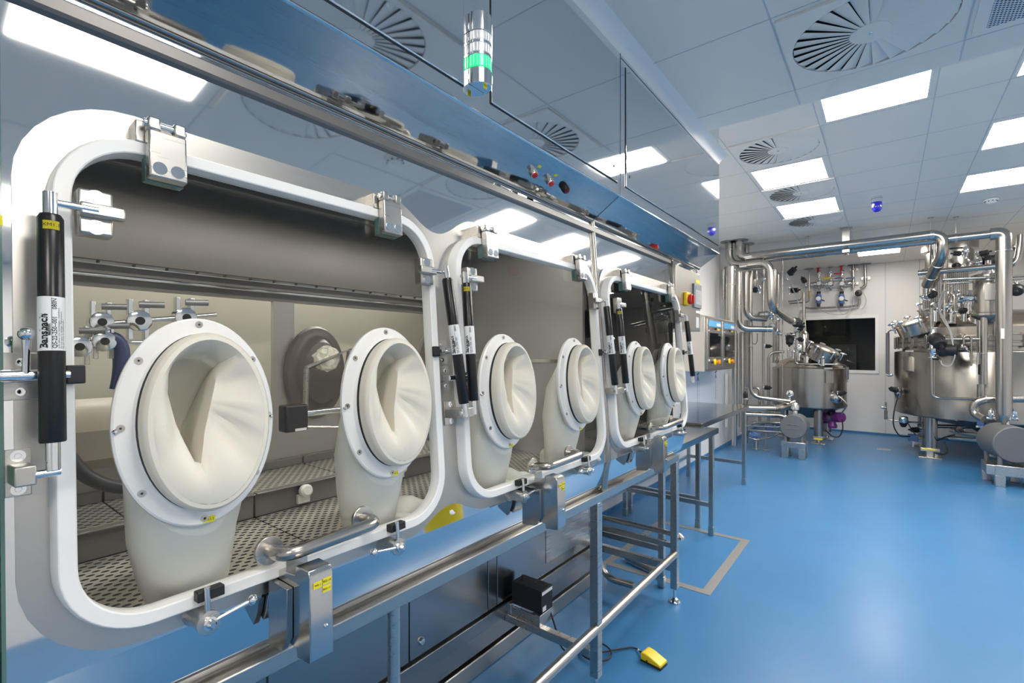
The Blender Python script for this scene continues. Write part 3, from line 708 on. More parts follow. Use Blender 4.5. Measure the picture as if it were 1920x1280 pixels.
# ------------------------------------------------------------------ window latches
def side_latch(Ypad, sL, dirn, label, up=1):
    """bolt running along Y to a black pad on the frame, with a ball lever"""
    t = thing('window_latch', label, 'latch', W(Ypad, sL, .04), 'lever latches of the isolator windows')
    M = WM(Ypad, sL)
    mb(M).bx(.036, .045, -.012 if dirn < 0 else -.011, .011 if dirn < 0 else .012, -.014, .014).build('black_pad', BLKM, t, bevel=.002)
    m = mb(M); m.cyl((.050, -.008 * -dirn, 0), (.050, dirn * .028, 0), .0055, n=14); m.cyl((.050, dirn * .026, 0), (.050, dirn * .084, 0), .0085, n=18); m.build('bolt', CHR, t)
    y = dirn * .055
    mb(M).bx(.0035, .0055, y - .022, y + .022, -.034, .036).build('base_plate', BRU, t, bevel=.003)
    mb(M).bx(.0055, .045, y - .010, y + .014, -.008, .008).build('guide', BRU, t, bevel=.002)
    for z in (-.022, .022):
        q = mb(M); q.lathe([(.006, .0055), (.006, .0068), (.003, .0068), (0, .0062)], (0, y, z), (1, 0, 0), 12); q.build('screw', CHR, t)
    m = mb(M); m.tube([(.054, y, .004 * up), (.060, y, .03 * up), (.064, y, .05 * up)], [.0048, .0042, .0055], n=12); m.ball((.065, y, .058 * up), .0098, 16); m.build('ball_lever', CHR, t)
side_latch(.166, .633, -1, 'ball-lever latch at the left edge of the nearest window')
side_latch(.909, .597, 1, 'ball-lever latch on the right edge of the nearest window')
side_latch(1.026, .672, -1, 'ball-lever latch on the left edge of the middle window')
side_latch(1.870, .600, 1, 'ball-lever latch on the right edge of the middle window')
side_latch(2.000, .600, -1, 'ball-lever latch on the left edge of the far window')
side_latch(2.95, .600, 1, 'ball-lever latch on the right edge of the far window')
def bottom_latch(Y, dirn, label):
    t = thing('window_clamp', label, 'clamp', W(Y, 1.07, .004), 'screw clamps along the window sills')
    M = WM(Y, 1.066)
    m = mb(M); m.lathe([(.021, .0035), (.019, .008), (.0165, .014), (.0165, .056), (.019, .058), (.019, .066), (.012, .067)], (0, 0, 0), (1, 0, 0), 24); m.build('boss', BRU, t)
    m = mb(M); m.lathe([(.011, .066), (.011, .072), (.0075, .073), (.0075, .079), (.004, .083), (0, .083)], (0, 0, 0), (1, 0, 0), 18); m.build('nut', CHR, t)
    m = mb(M); m.tube([(.061, 0, .012), (.061, 0, .058)], .0048, n=12); m.build('pin', CHR, t)
    mb(M).bx(.036, .056, -.013, .030, .034, .052).build('black_pad', BLKM, t, bevel=.002)
    m = mb(M); e = (.066, dirn * .072, .010)
    m.tube([(.063, dirn * .012, .000), e], [.0048, .0042], n=12); m.ball(e, .0095, 16); m.build('ball_lever', CHR, t)
bottom_latch(.328, 1, 'clamp under the left end of the nearest window')
bottom_latch(.735, -1, 'clamp under the right end of the nearest window')
bottom_latch(1.239, 1, 'clamp under the left end of the middle window')
bottom_latch(1.668, -1, 'clamp under the right end of the middle window')
bottom_latch(2.215, 1, 'clamp under the left end of the far window')
bottom_latch(2.766, -1, 'clamp under the right end of the far window')

# ------------------------------------------------------------------ steel covers on the ledge
def drive_cover(Y, label, codes):
    t = thing('drive_cover', label, 'cover', (-.92, Y, .95), 'tall steel covers on the ledge')
    w = .024; zt, zb = 1.135, .962
    b = mb(); pr_ = [(-1.0, zt - .03), (-.912, zt - .02), (-.905, zt), (-.862, zt), (-.854, zt - .012), (-.852, zb + .004), (-.857, zb), (-.902, zb - .004), (-.905, zb + .012), (-1.0, zb + .010)]
    b.loft([[(x, y, z) for x, z in pr_] for y in (Y - w, Y + w)], cap0=True, cap1=True); b.build('housing', COVR, t, bevel=.002)
    m = mb(); q = [(-.99, zt - .045), (-.915, zt - .045), (-.915, zb + .03), (-.935, zb + .002), (-.99, zb - .005)]
    m.loft([[(x, y, z) for x, z in q] for y in (Y - w - .013, Y - w - .001)], cap0=True, cap1=True); m.build('side_plate', PANELS, t, bevel=.001)
    m = mb(); m.lathe([(.0042, 0), (.0042, .002), (.0025, .0035), (0, .0035)], (-.8525, Y + .008, 1.022), (1, 0, 0), 14); m.build('screw', CHR, t)
    for s, (dy, dz) in zip(codes, ((-.009, -.028), (.010, -.026), (.010, -.041))):
        q = mb(); q.bx(-.8532, -.8522, Y + dy - .0085, Y + dy + .0085, zt + dz - .006, zt + dz + .006); l = q.build('yellow_label', YEL, t)
        text(s, .0052, Matrix.Translation((-.8519, Y + dy, zt + dz)) @ TX, l)
drive_cover(.500, 'nearest tall steel cover, under the middle of the first window', ('PM1.1', 'BQ1.10', 'BQ1.11'))
drive_cover(1.362, 'tall steel cover under the middle window', ('PM2.1', 'BQ2.10', 'BQ2.11'))
drive_cover(2.318, 'farthest tall steel cover, under the far window', ('PM3.1', 'BQ3.10', 'BQ3.11'))

# ------------------------------------------------------------------ soffit buttons and the signal tower
SN = Vector((zcb - SZI, 0, SXI - xc)).normalized()
def on_soffit(u, v):
    n = SN; p = Vector((-.9415, 0, 2.25 - EYE)); r = Vector(ray(u, v)); t = p.dot(n) / r.dot(n); return Vector((0, 0, EYE)) + r * t
def button(u, v, label, lens, ring, yl):
    p = on_soffit(u, v); t = thing('push_button', label, 'button', p, 'push buttons on the soffit')
    m = mb(); m.lathe([(.0155, 0), (.0155, .018), (.014, .021), (.0115, .021)], p, SN, 24); m.build('bezel', ring, t)
    m = mb(); m.lathe([(.0115, .018), (.0115, .024), (.009, .026), (0, .0265)], p, SN, 20); m.build('cap', lens, t)
    if yl:
        q = p + Vector((0, .012, .0)) + Vector((SN.z, 0, -SN.x)) * -.028
        M = Matrix.Translation(q) @ Matrix.Rotation(math.atan2(-SN.z, SN.x), 4, 'Y')
        b = mb(M); b.bx(0, .001, -.009, .009, -.005, .005); b.build('yellow_label', YEL, t, flat=True)
button(998, 321, 'first red push button with chrome ring on the sloping soffit', RED, CHR, 1)
button(1029, 337, 'second red push button with chrome ring on the sloping soffit', RED, CHR, 1)
button(1058, 351, 'black push button with dark red cap, last of the three', mat('dark_red_lens', (.10, .005, .01), .3), BLKM, 0)
bt = thing('signal_tower', 'half-round signal lamp with a green band on the cabinet front', 'signal lamp', (-.92, 1.038, 2.315))
def seg(z0, z1, r, nm, m_, n=22):
    ring = [(xc + .001 + .004 + r * 1.1 * math.cos(math.radians(-90 + 180 * i / n)), 1.038 + r * math.sin(math.radians(-90 + 180 * i / n))) for i in range(n + 1)]
    ring = [(xc + .001, 1.038 - r)] + ring + [(xc + .001, 1.038 + r)]
    x = mb(); x.loft([[(a, b, z) for a, b in ring] for z in (z0, z1)], cap0=True, cap1=True); return x.build(nm, m_, bt, bevel=.0012)
seg(2.466, 2.520, .036, 'top_cap', CHR); seg(2.316, 2.36, .036, 'base', CHR)
for z0, z1, m_ in ((2.438, 2.464, CLEAR), (2.404, 2.430, CLEAR), (2.362, 2.396, GREEN)):
    l = seg(z0, z1, .0355, 'lens', m_)
    rb_ = mb()
    for i in range(13):
        a = math.radians(-84 + 14 * i); rb_.tube([(xc + .005 + .0395 * math.cos(a), 1.038 + .0358 * math.sin(a), z) for z in (z0 + .002, z1 - .002)], .0012, n=6)
    rb_.build('flutes', m_, l)
seg(2.430, 2.438, .036, 'spacer', CHR); seg(2.396, 2.404, .036, 'spacer', CHR)
mb().bx(xc + .0305, xc + .0325, 1.031, 1.045, 2.307, 2.3155).build('yellow_label', YEL, bt)

# ------------------------------------------------------------------ stand under the isolator
st = thing('isolator_stand', 'square-tube steel stand carrying the isolator', 'stand', (-1.3, 1.5, 0))
RX = -1.036
mb().bx(-1.075, RX + .021, -.6, 2.99, .874, .913).build('front_rail', BRUL, st, bevel=.003)
mb().bx(-1.09, -1.052, -.6, 2.99, .913, .921).build('seal_strip', CHR, st, bevel=.002)
mb().bx(-1.9, -1.05, -.6, 2.99, .90, .938).build('support_deck', PANELS, st, flat=True)
def leg(x, y, foot=True, z0=.085, w=.042, m_=BRU):
    l = mb().bx(x - w / 2, x + w / 2, y - w / 2, y + w / 2, z0, .874).build('leg', m_, st, bevel=.003)
    f = mb(); f.lathe([(.034, 0), (.036, .006), (.030, .016), (.016, .026), (.011, .03), (.011, z0)], (x, y, 0), n=24); f.build('levelling_foot', CHR, l)
leg(RX, 1.945); leg(RX, 2.968); leg(-1.75, 2.968)
l = mb(); l.cyl((-1.062, .835, .02), (-1.062, .835, .874), .017, n=20); l.build('leg', BRU, st)
m = mb(); m.cyl((RX + .008, -.6, .312), (RX + .008, 2.95, .305), .0205, n=22); m.build('foot_rail', BRUL, st)
mb().bx(-1.75, RX - .02, 2.955, 2.985, .332, .366).build('end_rail', BRU, st, bevel=.003)
m = mb(); m.tube([(-1.75, 3.02, .40), (RX + .01, 3.02, .40), (RX + .035, 3.01, .385)], .017, fil=.03, n=16); m.build('end_tube', BRU, st)
mb().bx(-1.75, RX - .02, 2.95, 2.99, .19, .235).build('end_rail', BRU, st, bevel=.003)
cb = mb(); cb.bx(-1.55, RX - .02, 1.925, 1.965, .165, .203); cb.build('cross_bar', BRU, st, bevel=.003)
m = mb(); m.tube([at(1118, 1030, 2.75), at(1134, 1082, 2.75), at(1190, 1098, 2.72)], .021, fil=.12, n=14); m.build('drain_tube', PIPE, st)

jb = thing('junction_box', 'black metal control box with antenna standing on the low cross bar', 'control box', (-1.43, 1.99, .203))
mb().bx(-1.52, -1.335, 1.945, 2.045, .258, .372).build('housing', BLKM, jb, bevel=.003)
mb().bx(-1.54, -1.515, 1.93, 2.05, .203, .262).bx(-1.365, -1.335, 1.93, 2.05, .203, .258).bx(-1.52, -1.36, 1.935, 1.945, .215, .25).build('bracket', BRU, jb, bevel=.002)
m = mb(); m.tube([(-1.485, 1.985, .372), (-1.485, 1.985, .386), (-1.483, 1.985, .40)], [.006, .005, .003], n=12); m.build('toggle', BLK, jb)
m = mb(); m.lathe([(.008, 0), (.008, .003), (0, .004)], (-1.41, 2.0, .372), n=14); m.build('cable_gland', DKG, jb)
mb().bx(-1.3350, -1.3344, 1.95, 2.04, .35, .366).bx(-1.3350, -1.3344, 1.955, 1.985, .268, .292).build('white_label', LBL, jb, flat=True)

fp = thing('foot_pedal', 'yellow foot switch lying on the blue floor', 'foot switch', (-.915, 2.335, 0))
PM = Matrix.Translation((-.915, 2.322, 0)) @ Matrix.Rotation(math.radians(-8), 4, 'Z')
mb(PM).bx(-.056, .056, -.036, .036, 0, .008).build('base', BLKM, fp, bevel=.003)
m = mb(PM); pr_ = [(-.055, .008), (-.055, .040), (-.045, .046), (-.012, .043), (.055, .022), (.055, .010)]
m.loft([[(x, y, z) for x, z in pr_] for y in (-.035, .035)], cap0=True, cap1=True); m.build('treadle', YELP, fp, bevel=.004)
m = mb(PM); m.cyl((-.018, -.0365, .016), (-.018, .0365, .016), .0045, n=12); m.build('hinge_pin', BLKM, fp)
m = mb(PM); m.tube([(-.055, 0, .018), (-.078, .004, .018)], [.0085, .006], n=12); m.build('strain_relief', BLKM, fp)
cbp = PM @ Vector((-.078, .004, .018))
cbl = thing('pedal_cable', 'black cable looping from the control box to the yellow pedal', 'cable', (-1.2, 2.1, 0))
pts = [(-1.34, 2.03, .24), (-1.31, 2.03, .17), (-1.28, 2.05, .05), (-1.24, 2.14, .012)]
for k in range(14):
    a = math.radians(200 + k * 32); pts.append((-1.175 + .085 * math.cos(a), 2.20 + .075 * math.sin(a), .012 + .0012 * k))
pts += [(-1.09, 2.30, .012), (-1.05, 2.36, .008), (-1.02, 2.365, .008), tuple(cbp)]
m = mb(); m.tube(pts, .0042, fil=.04, n=10); m.build('cable', BLKM, cbl)
q1 = Vector(cbp) * .72 + Vector((-1.02, 2.365, .008)) * .28; q0 = Vector(cbp) * .3 + Vector((-1.02, 2.365, .008)) * .7
m = mb(); m.cyl(q0, q1, .0052, n=12); m.build('white_label', LBL, cbl)

# ------------------------------------------------------------------ work tables
def table(name, label, x0, x1, y0, y1, zt, ly0, ly1, ry):
    t = thing('work_table', label, 'table', ((x0 + x1) / 2, (y0 + y1) / 2, 0), 'stainless work tables')
    tp = mb(); tp.bx(x0, x1, y0, y1, zt - .003, zt).bx(x1 - .004, x1, y0, y1, zt - .045, zt).bx(x0, x1, y1 - .004, y1, zt - .045, zt).bx(x0, x1, y0, y0 + .004, zt - .045, zt).build('table_top', mat('table_top_steel_' + name, (.62, .62, .61), .14, 1, bump=((4, 4, 4), .08, .002)), t, bevel=.0015)
    for x in (x1 - .045, x0 + .045):
        for y in (ly0, ly1):
            l = mb().bx(x - .019, x + .019, y - .019, y + .019, .05, zt - .004).build('leg', BRU, t, bevel=.003)
            mb().bx(x - .022, x + .022, y - .022, y + .022, 0, .075).build('foot_sleeve', BRU, l, bevel=.003)
    for y in ry: mb().bx(x0 + .06, x1 - .06, y - .014, y + .014, .235, .272).build('cross_rail', BRU, t, bevel=.002)
    mb().bx(x0 + .031, x0 + .059, ly0, ly1, .235, .272).build('rear_rail', BRU, t, bevel=.002)
    return t
table('near', 'stainless work table directly beyond the isolator, nearer of the two', -2.0, -1.125, 3.06, 4.30, .905, 3.107, 4.25, (3.107, 4.25))
table('far', 'stainless work table by the wall, reaching back towards the tanks', -2.0, -1.27, 4.32, 6.15, .925, 4.365, 6.10, (4.365, 6.10))
m = mb(); m.M = Matrix(((0, 1, 0, 0), (0, 0, 1, 0), (1, 0, 0, 0), (0, 0, 0, 1)))
m.plate([(-1.65, 3.18), (-.885, 3.18), (-.885, 4.32), (-1.65, 4.32)], [[(-1.59, 3.24), (-1.59, 4.26), (-.945, 4.26), (-.945, 3.24)]], 0, .0025)
tr3 = struct('trim_3', m, mat('floor_inlay_steel', (.42, .40, .38), .42, .8))
hs = thing('ribbed_hose', 'short length of steel tube lying under the near work table', 'tube', (-1.3, 3.6, 0))
m = mb(); m.cyl((-1.52, 3.33, .03), (-1.2, 3.22, .03), .022, n=16); m.build('tube', BRU, hs)

# ------------------------------------------------------------------ control box at the far end of the isolator
cp = thing('control_panel', 'steel control box with screen and red-yellow rotary switch at the isolator end', 'control panel', (-1.3, 3.33, 1.70))
CX = -1.07
mb().bx(-1.75, CX, 3.085, 3.602, 1.700, 2.115).build('housing', BRUL, cp, bevel=.003)
mb().bx(-1.75, CX - .02, 3.085, 3.602, 2.115, 2.15).build('top_band', POL, cp, bevel=.002)
mb().bx(CX, CX + .012, 3.43, 3.598, 1.865, 2.035).build('screen_bezel', GREYL, cp, bevel=.003)
hm = mb().bx(CX + .012, CX + .0135, 3.455, 3.585, 1.89, 2.015).build('screen', SCRG, cp, flat=True)
mb().bx(CX + .0135, CX + .014, 3.455, 3.585, 1.992, 2.015).build('screen_header', GREYL, hm, flat=True)
x = mb()
for i in range(7): x.bx(CX + .0135, CX + .014, 3.463, 3.463 + .05 + .06 * ((i * 37) % 10) / 10, 1.905 + i * .0115, 1.908 + i * .0115)
x.build('screen_text', GREYM, hm, flat=True)
mb().bx(CX, CX + .001, 3.50, 3.59, 2.045, 2.068).build('yellow_label', YEL, cp, flat=True)
mb().bx(CX, CX + .001, 3.50, 3.595, 1.83, 1.848).build('white_label', LBL, cp, flat=True)
mb().bx(CX, CX + .002, 3.50, 3.565, 1.725, 1.80).build('vent', GRIL, cp, flat=True)
rs = mb().bx(CX, CX + .022, 3.235, 3.315, 1.865, 1.955).build('switch_plate', YELP, cp, bevel=.006)
m = mb(); m.lathe([(.034, .022), (.036, .030), (.034, .044), (.028, .046), (0, .046)], (CX, 3.285, 1.907), (1, 0, 0), 26); m.build('rotary_knob', RED, rs)
mb().bx(CX + .046, CX + .056, 3.275, 3.295, 1.88, 1.934).build('grip', RED, rs, bevel=.003)
mb().bx(CX + .0222, CX + .0228, 3.245, 3.258, 1.93, 1.937).build('marking', INK, rs, flat=True)

# two screen cabinets on the left wall
hb = thing('screen_cabinet', 'steel wall cabinet carrying two tall black touch screens', 'control cabinet', (-1.92, 6.8, 1.31))
HX = -1.75
mb().bx(XL + .005, HX, 6.07, 7.56, 1.312, 1.985).build('housing', BRUL, hb, bevel=.004)
tp = mb(); tp.loft([[(x, y, z) for x, z in ((XL + .005, 1.985), (HX, 1.985), (HX - .02, 2.0), (XL + .005, 2.085))] for y in (6.07, 7.56)], cap0=True, cap1=True); tp.build('sloping_roof', BRUL, hb)
for y0, y1 in ((6.13, 6.78), (6.84, 7.50)):
    d = mb().bx(HX, HX + .014, y0, y1, 1.335, 1.965).build('door', BRU, hb, bevel=.004)
    mb().bx(HX + .014, HX + .0155, y0 + .06, y1 - .04, 1.875, 1.95).build('blue_banner', BANNER, d, flat=True)
    mb().bx(HX + .0155, HX + .016, y1 - .24, y1 - .06, 1.89, 1.925).build('white_logo', LBL, d, flat=True)
    m = mb(); m.lathe([(.014, 0), (.014, .02), (0, .022)], (HX + .014, y0 + .33, 1.85), (1, 0, 0), 14); m.build('knob', BLKM, d)
    mb().bx(HX + .014, HX + .015, y0 + .44, y0 + .56, 1.835, 1.855).build('yellow_label', YELP, d, flat=True)
    mb().bx(HX + .014, HX + .020, y0 + .10, y1 - .06, 1.49, 1.795).build('touch_screen', SCRN, d, bevel=.002)
    m = mb(); m.lathe([(.016, 0), (.016, .02), (0, .022)], (HX + .014, y0 + .19, 1.425), (1, 0, 0), 14); m.build('button', BLKM, d)
    m = mb(); m.lathe([(.038, 0), (.038, .012), (.034, .014)], (HX + .014, y0 + .33, 1.425), (1, 0, 0), 20); m.build('yellow_collar', YELP, d)
    m = mb(); m.lathe([(.022, .012), (.030, .03), (.030, .045), (0, .05)], (HX + .014, y0 + .40, 1.425), (1, 0, 0), 18); m.build('red_stop_button', ORAN, d)
    for z in (1.82, 1.45):
        m = mb(); m.lathe([(.011, 0), (.011, .01), (0, .012)], (HX + .014, y0 + .08, z), (1, 0, 0), 12); m.build('lock', CHR, d)
fp_ = thing('covered_panel', 'steel splashback still wrapped in pale blue printed film', 'panel', (-2.09, 6.9, .30))
mb().bx(XL + .002, XL + .012, 6.0, 8.5, .5, 1.31).build('sheet', FILM, fp_, flat=True)
x = mb(Matrix.Translation((XL + .0125, 6.9, 1.1)))
def glyph(x, y, z, s):
    for a, b, c, d in ((-.5, .35, .5, .55), (-.1, -.6, .1, .8), (-.5, -.6, -.05, .1), (.05, -.1, .5, -.6), (-.35, .8, .4, 1.0)):
        dy, dz = c - a, d - b; L = math.hypot(dy, dz); nx, nz = -dz / L * .09, dy / L * .09
        x.add([(0, y + (a + nx) * s, z + (b + nz) * s), (0, y + (c + nx) * s, z + (d + nz) * s), (0, y + (c - nx) * s, z + (d - nz) * s), (0, y + (a - nx) * s, z + (b - nz) * s)], [(0, 1, 2, 3)])
for y0 in (.02, .92):
    glyph(x, y0, .10, .10)
    for k in range(6): glyph(x, y0 - .02, .0 - k * .05, .026); glyph(x, y0 + .05, .0 - k * .05, .018)
x.build('printed_marks', BLULEV, fp_, flat=True)
sk = thing('wall_socket', 'small dark socket low on the left wall', 'socket', (XL, 7.15, .42)); mb().bx(XL, XL + .03, 7.1, 7.19, .38, .50).build('plate', DKG, sk, bevel=.004)

# ================================================================== PIPES
def pipe(label, pts, r, fil=.12, bands=(), mt=None, name='steel_pipe', group='process pipes', plate=None, hang=()):
    t = thing(name, label, 'pipe', pts[0], group)
    m = mb(); m.tube(pts, r, fil=fil, n=16); m.build('run', mt or PIPE, t, ang=50)
    for i, f in bands:
        a, b = Vector(pts[i]), Vector(pts[i + 1]); p = a.lerp(b, f); d = (b - a).normalized()
        q = mb(); q.lathe([(r, -.006), (r + .004, -.004), (r + .004, .004), (r, .006)], p, d, 18); q.build('weld_band', BRU, t)
    if plate:
        q = mb(); q.lathe([(r, 0), (r + .07, 0), (r + .07, -.008), (r, -.008)], pts[0], (0, 0, 1), 24); q.build('ceiling_collar', GREYM, t)
    for i, f in hang:
        a, b = Vector(pts[i]), Vector(pts[i + 1]); p = a.lerp(b, f)
        h = mb(); h.cyl(p + Vector((0, 0, r)), (p.x, p.y, ZF), .006, n=8); h.lathe([(.03, 0), (.03, -.008)], (p.x, p.y, ZF), n=14)
        d = (b - a).normalized(); h.lathe([(r, -.012), (r + .007, -.010), (r + .007, .010), (r, .012)], p, d, 18); h.build('hanger', BRU, t)
    return t
def lbl_on(t, p, d, up, L=.10, h=.022):
    d = Vector(d).normalized(); up = Vector(up).normalized(); p = Vector(p)
    m = mb(); m.add([p - d * L / 2 - up * h / 2, p + d * L / 2 - up * h / 2, p + d * L / 2 + up * h / 2, p - d * L / 2 + up * h / 2], [(0, 1, 2, 3)]); m.build('white_label', LBL, t, flat=True)
def pz(u, v, Y): return at(u, v, Y)
YC = 7.75
a0 = pz(1367, 497, YC)
A1 = pipe('fat pipe dropping from the ceiling, jogging right below the long overhead pipe', [Vector((a0.x, YC, ZF)), a0, pz(1444, 490, YC), pz(1447, 578, YC), pz(1487, 603, 8.7)], .055, .16, bands=((0, .35), (1, .1), (1, .85), (2, .2), (3, .9)), plate=True)
b0 = pz(1386, 483, YC)
A2 = pipe('longest overhead insulated pipe, running across to the big tank', [Vector((b0.x, YC, ZF)), b0, pz(1768, 438.3, 7.9), pz(1768, 476, 7.9), pz(1738, 534, 8.5)], .060, .17, bands=((0, .3), (1, .04), (1, .96), (3, .3), (3, .7)), plate=True, hang=((1, .95),))
br = mb(); hp = pz(1586, 463, 7.84); br.bx(hp.x - .04, hp.x + .04, 7.83, 7.86, hp.z - .07, ZF).bx(hp.x - .07, hp.x + .07, 7.78, 7.91, ZF - .008, ZF).bx(hp.x - .02, hp.x + .02, 7.72, 7.95, hp.z - .09, hp.z - .06)
br.build('strap_hanger', BRUL, A2)
lbl_on(A2, pz(1402, 481, 7.68), (1, 0, .04), (0, -.3, 1)); lbl_on(A1, pz(1393, 499, 7.68), (1, 0, .02), (0, -.3, 1))
A4 = pipe('overhead pipe behind the longest one, turning down before the big tank as fat pipe', [Vector((pz(1399, 488, 8.1).x, 8.1, ZF)), pz(1399, 490, 8.1), pz(1862, 438.5, 8.05)], .048, .15, bands=((1, .5),), hang=((1, .30), (1, .88)), plate=True)
m = mb(); m.tube([pz(1856, 439.2, 8.05), pz(1882, 437, 8.05), pz(1882.5, 775, 8.05)], .0725, fil=.21, n=20); m.build('cladding', PIPE, A4, ang=50)
m = mb(); m.lathe([(.0725, -.008), (.076, -.006), (.076, .006), (.0725, .008)], pz(1882.5, 470, 8.05), n=20); m.build('weld_band', BRU, A4)
m = mb(); m.lathe([(.05, .04), (.055, 0), (.04, -.06), (.02, -.10), (.02, -.2)], pz(1882.5, 778, 8.05), n=18); m.build('reducer', PIPE, A4)
lbl_on(A4, pz(1880, 625, 7.97), (0, 0, 1), (1, 0, 0), .12, .03)
# verticals along the left wall
YV = 8.0
def vp(u, v0, v1, r, label, Y=YV, **k): return pipe(label, [pz(u, v0, Y), pz(u, v1, Y)], r, **k)
pipe('fat upright pipe ending on the roof of the screen cabinet', [pz(1371, 500, 7.62), pz(1371, 612, 7.62)], .058, bands=((0, .3),))
pipe('upright pipe that turns right at the height of the screen banners', [pz(1385, 510, 7.9), pz(1385, 616, 7.9), pz(1447, 617, 8.1)], .045, .14, bands=((0, .6), (1, .85)))
pipe('upright pipe that turns right above the banner-height elbow', [pz(1398, 510, 8.05), pz(1398, 595, 8.05), pz(1436, 598, 8.3)], .042, .14)
pipe('upright pipe beside the corner, dropping to the knee-high run', [pz(1407, 508, 8.3), pz(1407, 743, 8.3), pz(1482, 752, 8.4)], .034, .16, bands=((0, .6),))
vp(1377, 620, 835, .036, 'grey upright pipe behind the right screen cabinet', 7.9); vp(1391, 622, 810, .036, 'upright pipe just left of the knee-high elbow', 8.2)
vp(1399, 600, 830, .026, 'thin upright pipe between two fat ones at the wall', 8.4, bands=((0, .55),)); vp(1384, 625, 800, .022, 'thinnest upright pipe near the screen cabinet', 8.05)
vp(1362, 500, 640, .03, 'dark upright pipe in the corner behind the cabinet roof', 8.2)
vp(1431, 505, 760, .02, 'slim riser left of the small tank, standing free of the wall', 9.0, bands=((0, .5),)); vp(1452, 505, 680, .032, 'riser passing behind the jogging fat pipe', 9.8); vp(1458, 515, 690, .03, 'second riser behind the jogging fat pipe', 10.2)
vp(1467, 480, 760, .008, 'hair-thin rod hanging beside the small tank', 8.6); vp(1356, 505, 560, .02, 'stub pipe at the ceiling edge of the cabinet', 8.0)
pipe('fat horizontal pipe at knee height left of the small tank', [pz(1372, 764, 8.0), pz(1460, 766, 8.3), pz(1488, 756, 8.6)], .058, .1, bands=((0, .9),))
pipe('middle horizontal pipe below the fat knee-high one', [pz(1396, 776, 8.1), pz(1466, 779, 8.3), pz(1480, 786, 8.3)], .034, .08)
pipe('low horizontal pipe near the blue valves', [pz(1408, 796, 8.4), pz(1412, 792, 8.4), pz(1470, 793, 8.6)], .022, .08)
pipe('thin low pipe leading to the round motor', [pz(1400, 798, 8.1), pz(1460, 801, 8.1), pz(1472, 797, 8.1)], .013, .05)
pipe('lowest thin pipe leading to the round motor', [pz(1405, 806, 8.05), pz(1440, 809, 8.05), pz(1478, 811, 8.05)], .017, .05)
pipe('curved drain pipe under the low pipes', [pz(1404, 820, 8.2), pz(1420, 825, 8.2), pz(1450, 819, 8.4), pz(1468, 806, 8.5)], .013, .08)
pipe('small bent pipe between floor and knee-high run', [pz(1408, 740, 8.7), pz(1408, 725, 8.7), pz(1424, 727, 8.7), pz(1424, 800, 8.7)], .022, .1)
pipe('tall bent pipe joining the back of the small tank', [pz(1441, 790, 9.6), pz(1441, 660, 9.6), pz(1470, 659, 9.7)], .024, .14)
pipe('twin white conduit on the left wall below the screen cabinet', [pz(1375, 700, 8.6), pz(1375, 790, 8.6)], .03, mt=WHT); pipe('single white conduit on the left wall below the screen cabinet', [pz(1362, 700, 8.3), pz(1362, 800, 8.3)], .025, mt=WHT)
for k, (u, v) in enumerate(((1436, 826), (1418, 838))):
    t = thing('pipe_support', ('slim floor post under the curved drain pipe', 'short thick floor post left of the slim one')[k], 'post', at(u, v, 8.5) if False else Vector((at(u, v, 8.45).x, 8.45, 0)))
    p = Vector(t.location); h = .26 - .05 * k
    mb().cyl(p, p + Vector((0, 0, h)), .009 + .02 * k, n=12).build('post', BRU, t); m = mb(); m.lathe([(.05, 0), (.05, .008), (.02, .012)], p, n=18); m.build('foot', BRU, t)

# ------------------------------------------------------------------ small fittings
def valve(label, p, ax, act, size=1., body=CHR, cap=BLKM, handle=None, name='diaphragm_valve', cable=None):
    """ax: pipe direction, act: actuator direction"""
    p = Vector(p); ax = Vector(ax).normalized(); act = Vector(act).normalized(); s = size * .78
    t = thing(name, label, 'valve', p, 'process valves')
    m = mb(); m.lathe([(.016 * s, -.06 * s), (.030 * s, -.058 * s), (.030 * s, -.050 * s), (.018 * s, -.046 * s), (.020 * s, -.02 * s), (.030 * s, 0), (.020 * s, .02 * s), (.018 * s, .046 * s), (.030 * s, .050 * s), (.030 * s, .058 * s), (.016 * s, .06 * s)], p, ax, 18)
    m.lathe([(.032 * s, .01 * s), (.036 * s, .024 * s), (.030 * s, .034 * s)], p, act, 16); m.build('body', body, t)
    m = mb(); m.lathe([(.024 * s, .032 * s), (.046 * s, .036 * s), (.048 * s, .042 * s), (.048 * s, .075 * s), (.042 * s, .080 * s), (.042 * s, .125 * s), (.036 * s, .137 * s), (.014 * s, .14 * s), (.013 * s, .175 * s), (0, .178 * s)], p, act, 20); m.build('actuator', cap, t)
    if handle:
        q = p + act * .05 * s; e = q + Vector(handle[0]).normalized() * .13 * s
        m = mb(); m.tube([q, q.lerp(e, .35) + act * .01, e], [.006 * s, .010 * s, .010 * s], n=8); m.build('lever', handle[1], t)
    if cable:
        m = mb(); m.tube([p + act * .17 * s] + [Vector(c) for c in cable], .004, fil=.1, n=6); m.build('air_hose', TUBEW, t)
    return t
def gauge(label, p, face, r=.045):
    t = thing('pressure_gauge', label, 'gauge', p, 'pressure gauges'); face = Vector(face).normalized()
    m = mb(); m.lathe([(r * .8, -.025), (r, -.022), (r, .004), (r * .9, .006)], p, face, 22); m.build('case', CHR, t)
    m = mb(); m.lathe([(r * .9, .003), (r * .9, .0045), (0, .0045)], p, face, 22); m.build('dial', LBL, t)
    m = mb(); q = Vector(p) + face * .0055; m.tube([q, q + Vector((.3, 0, .8)).normalized() * r * .7], .0022, n=5); m.build('needle', INK, t)
    m = mb(); m.cyl(Vector(p) - Vector((0, 0, r)), Vector(p) - Vector((0, 0, r + .06)), .009, n=10); m.build('stem', CHR, t)
CAMD = Vector((.1, -1, .05))
YW = YB - .09
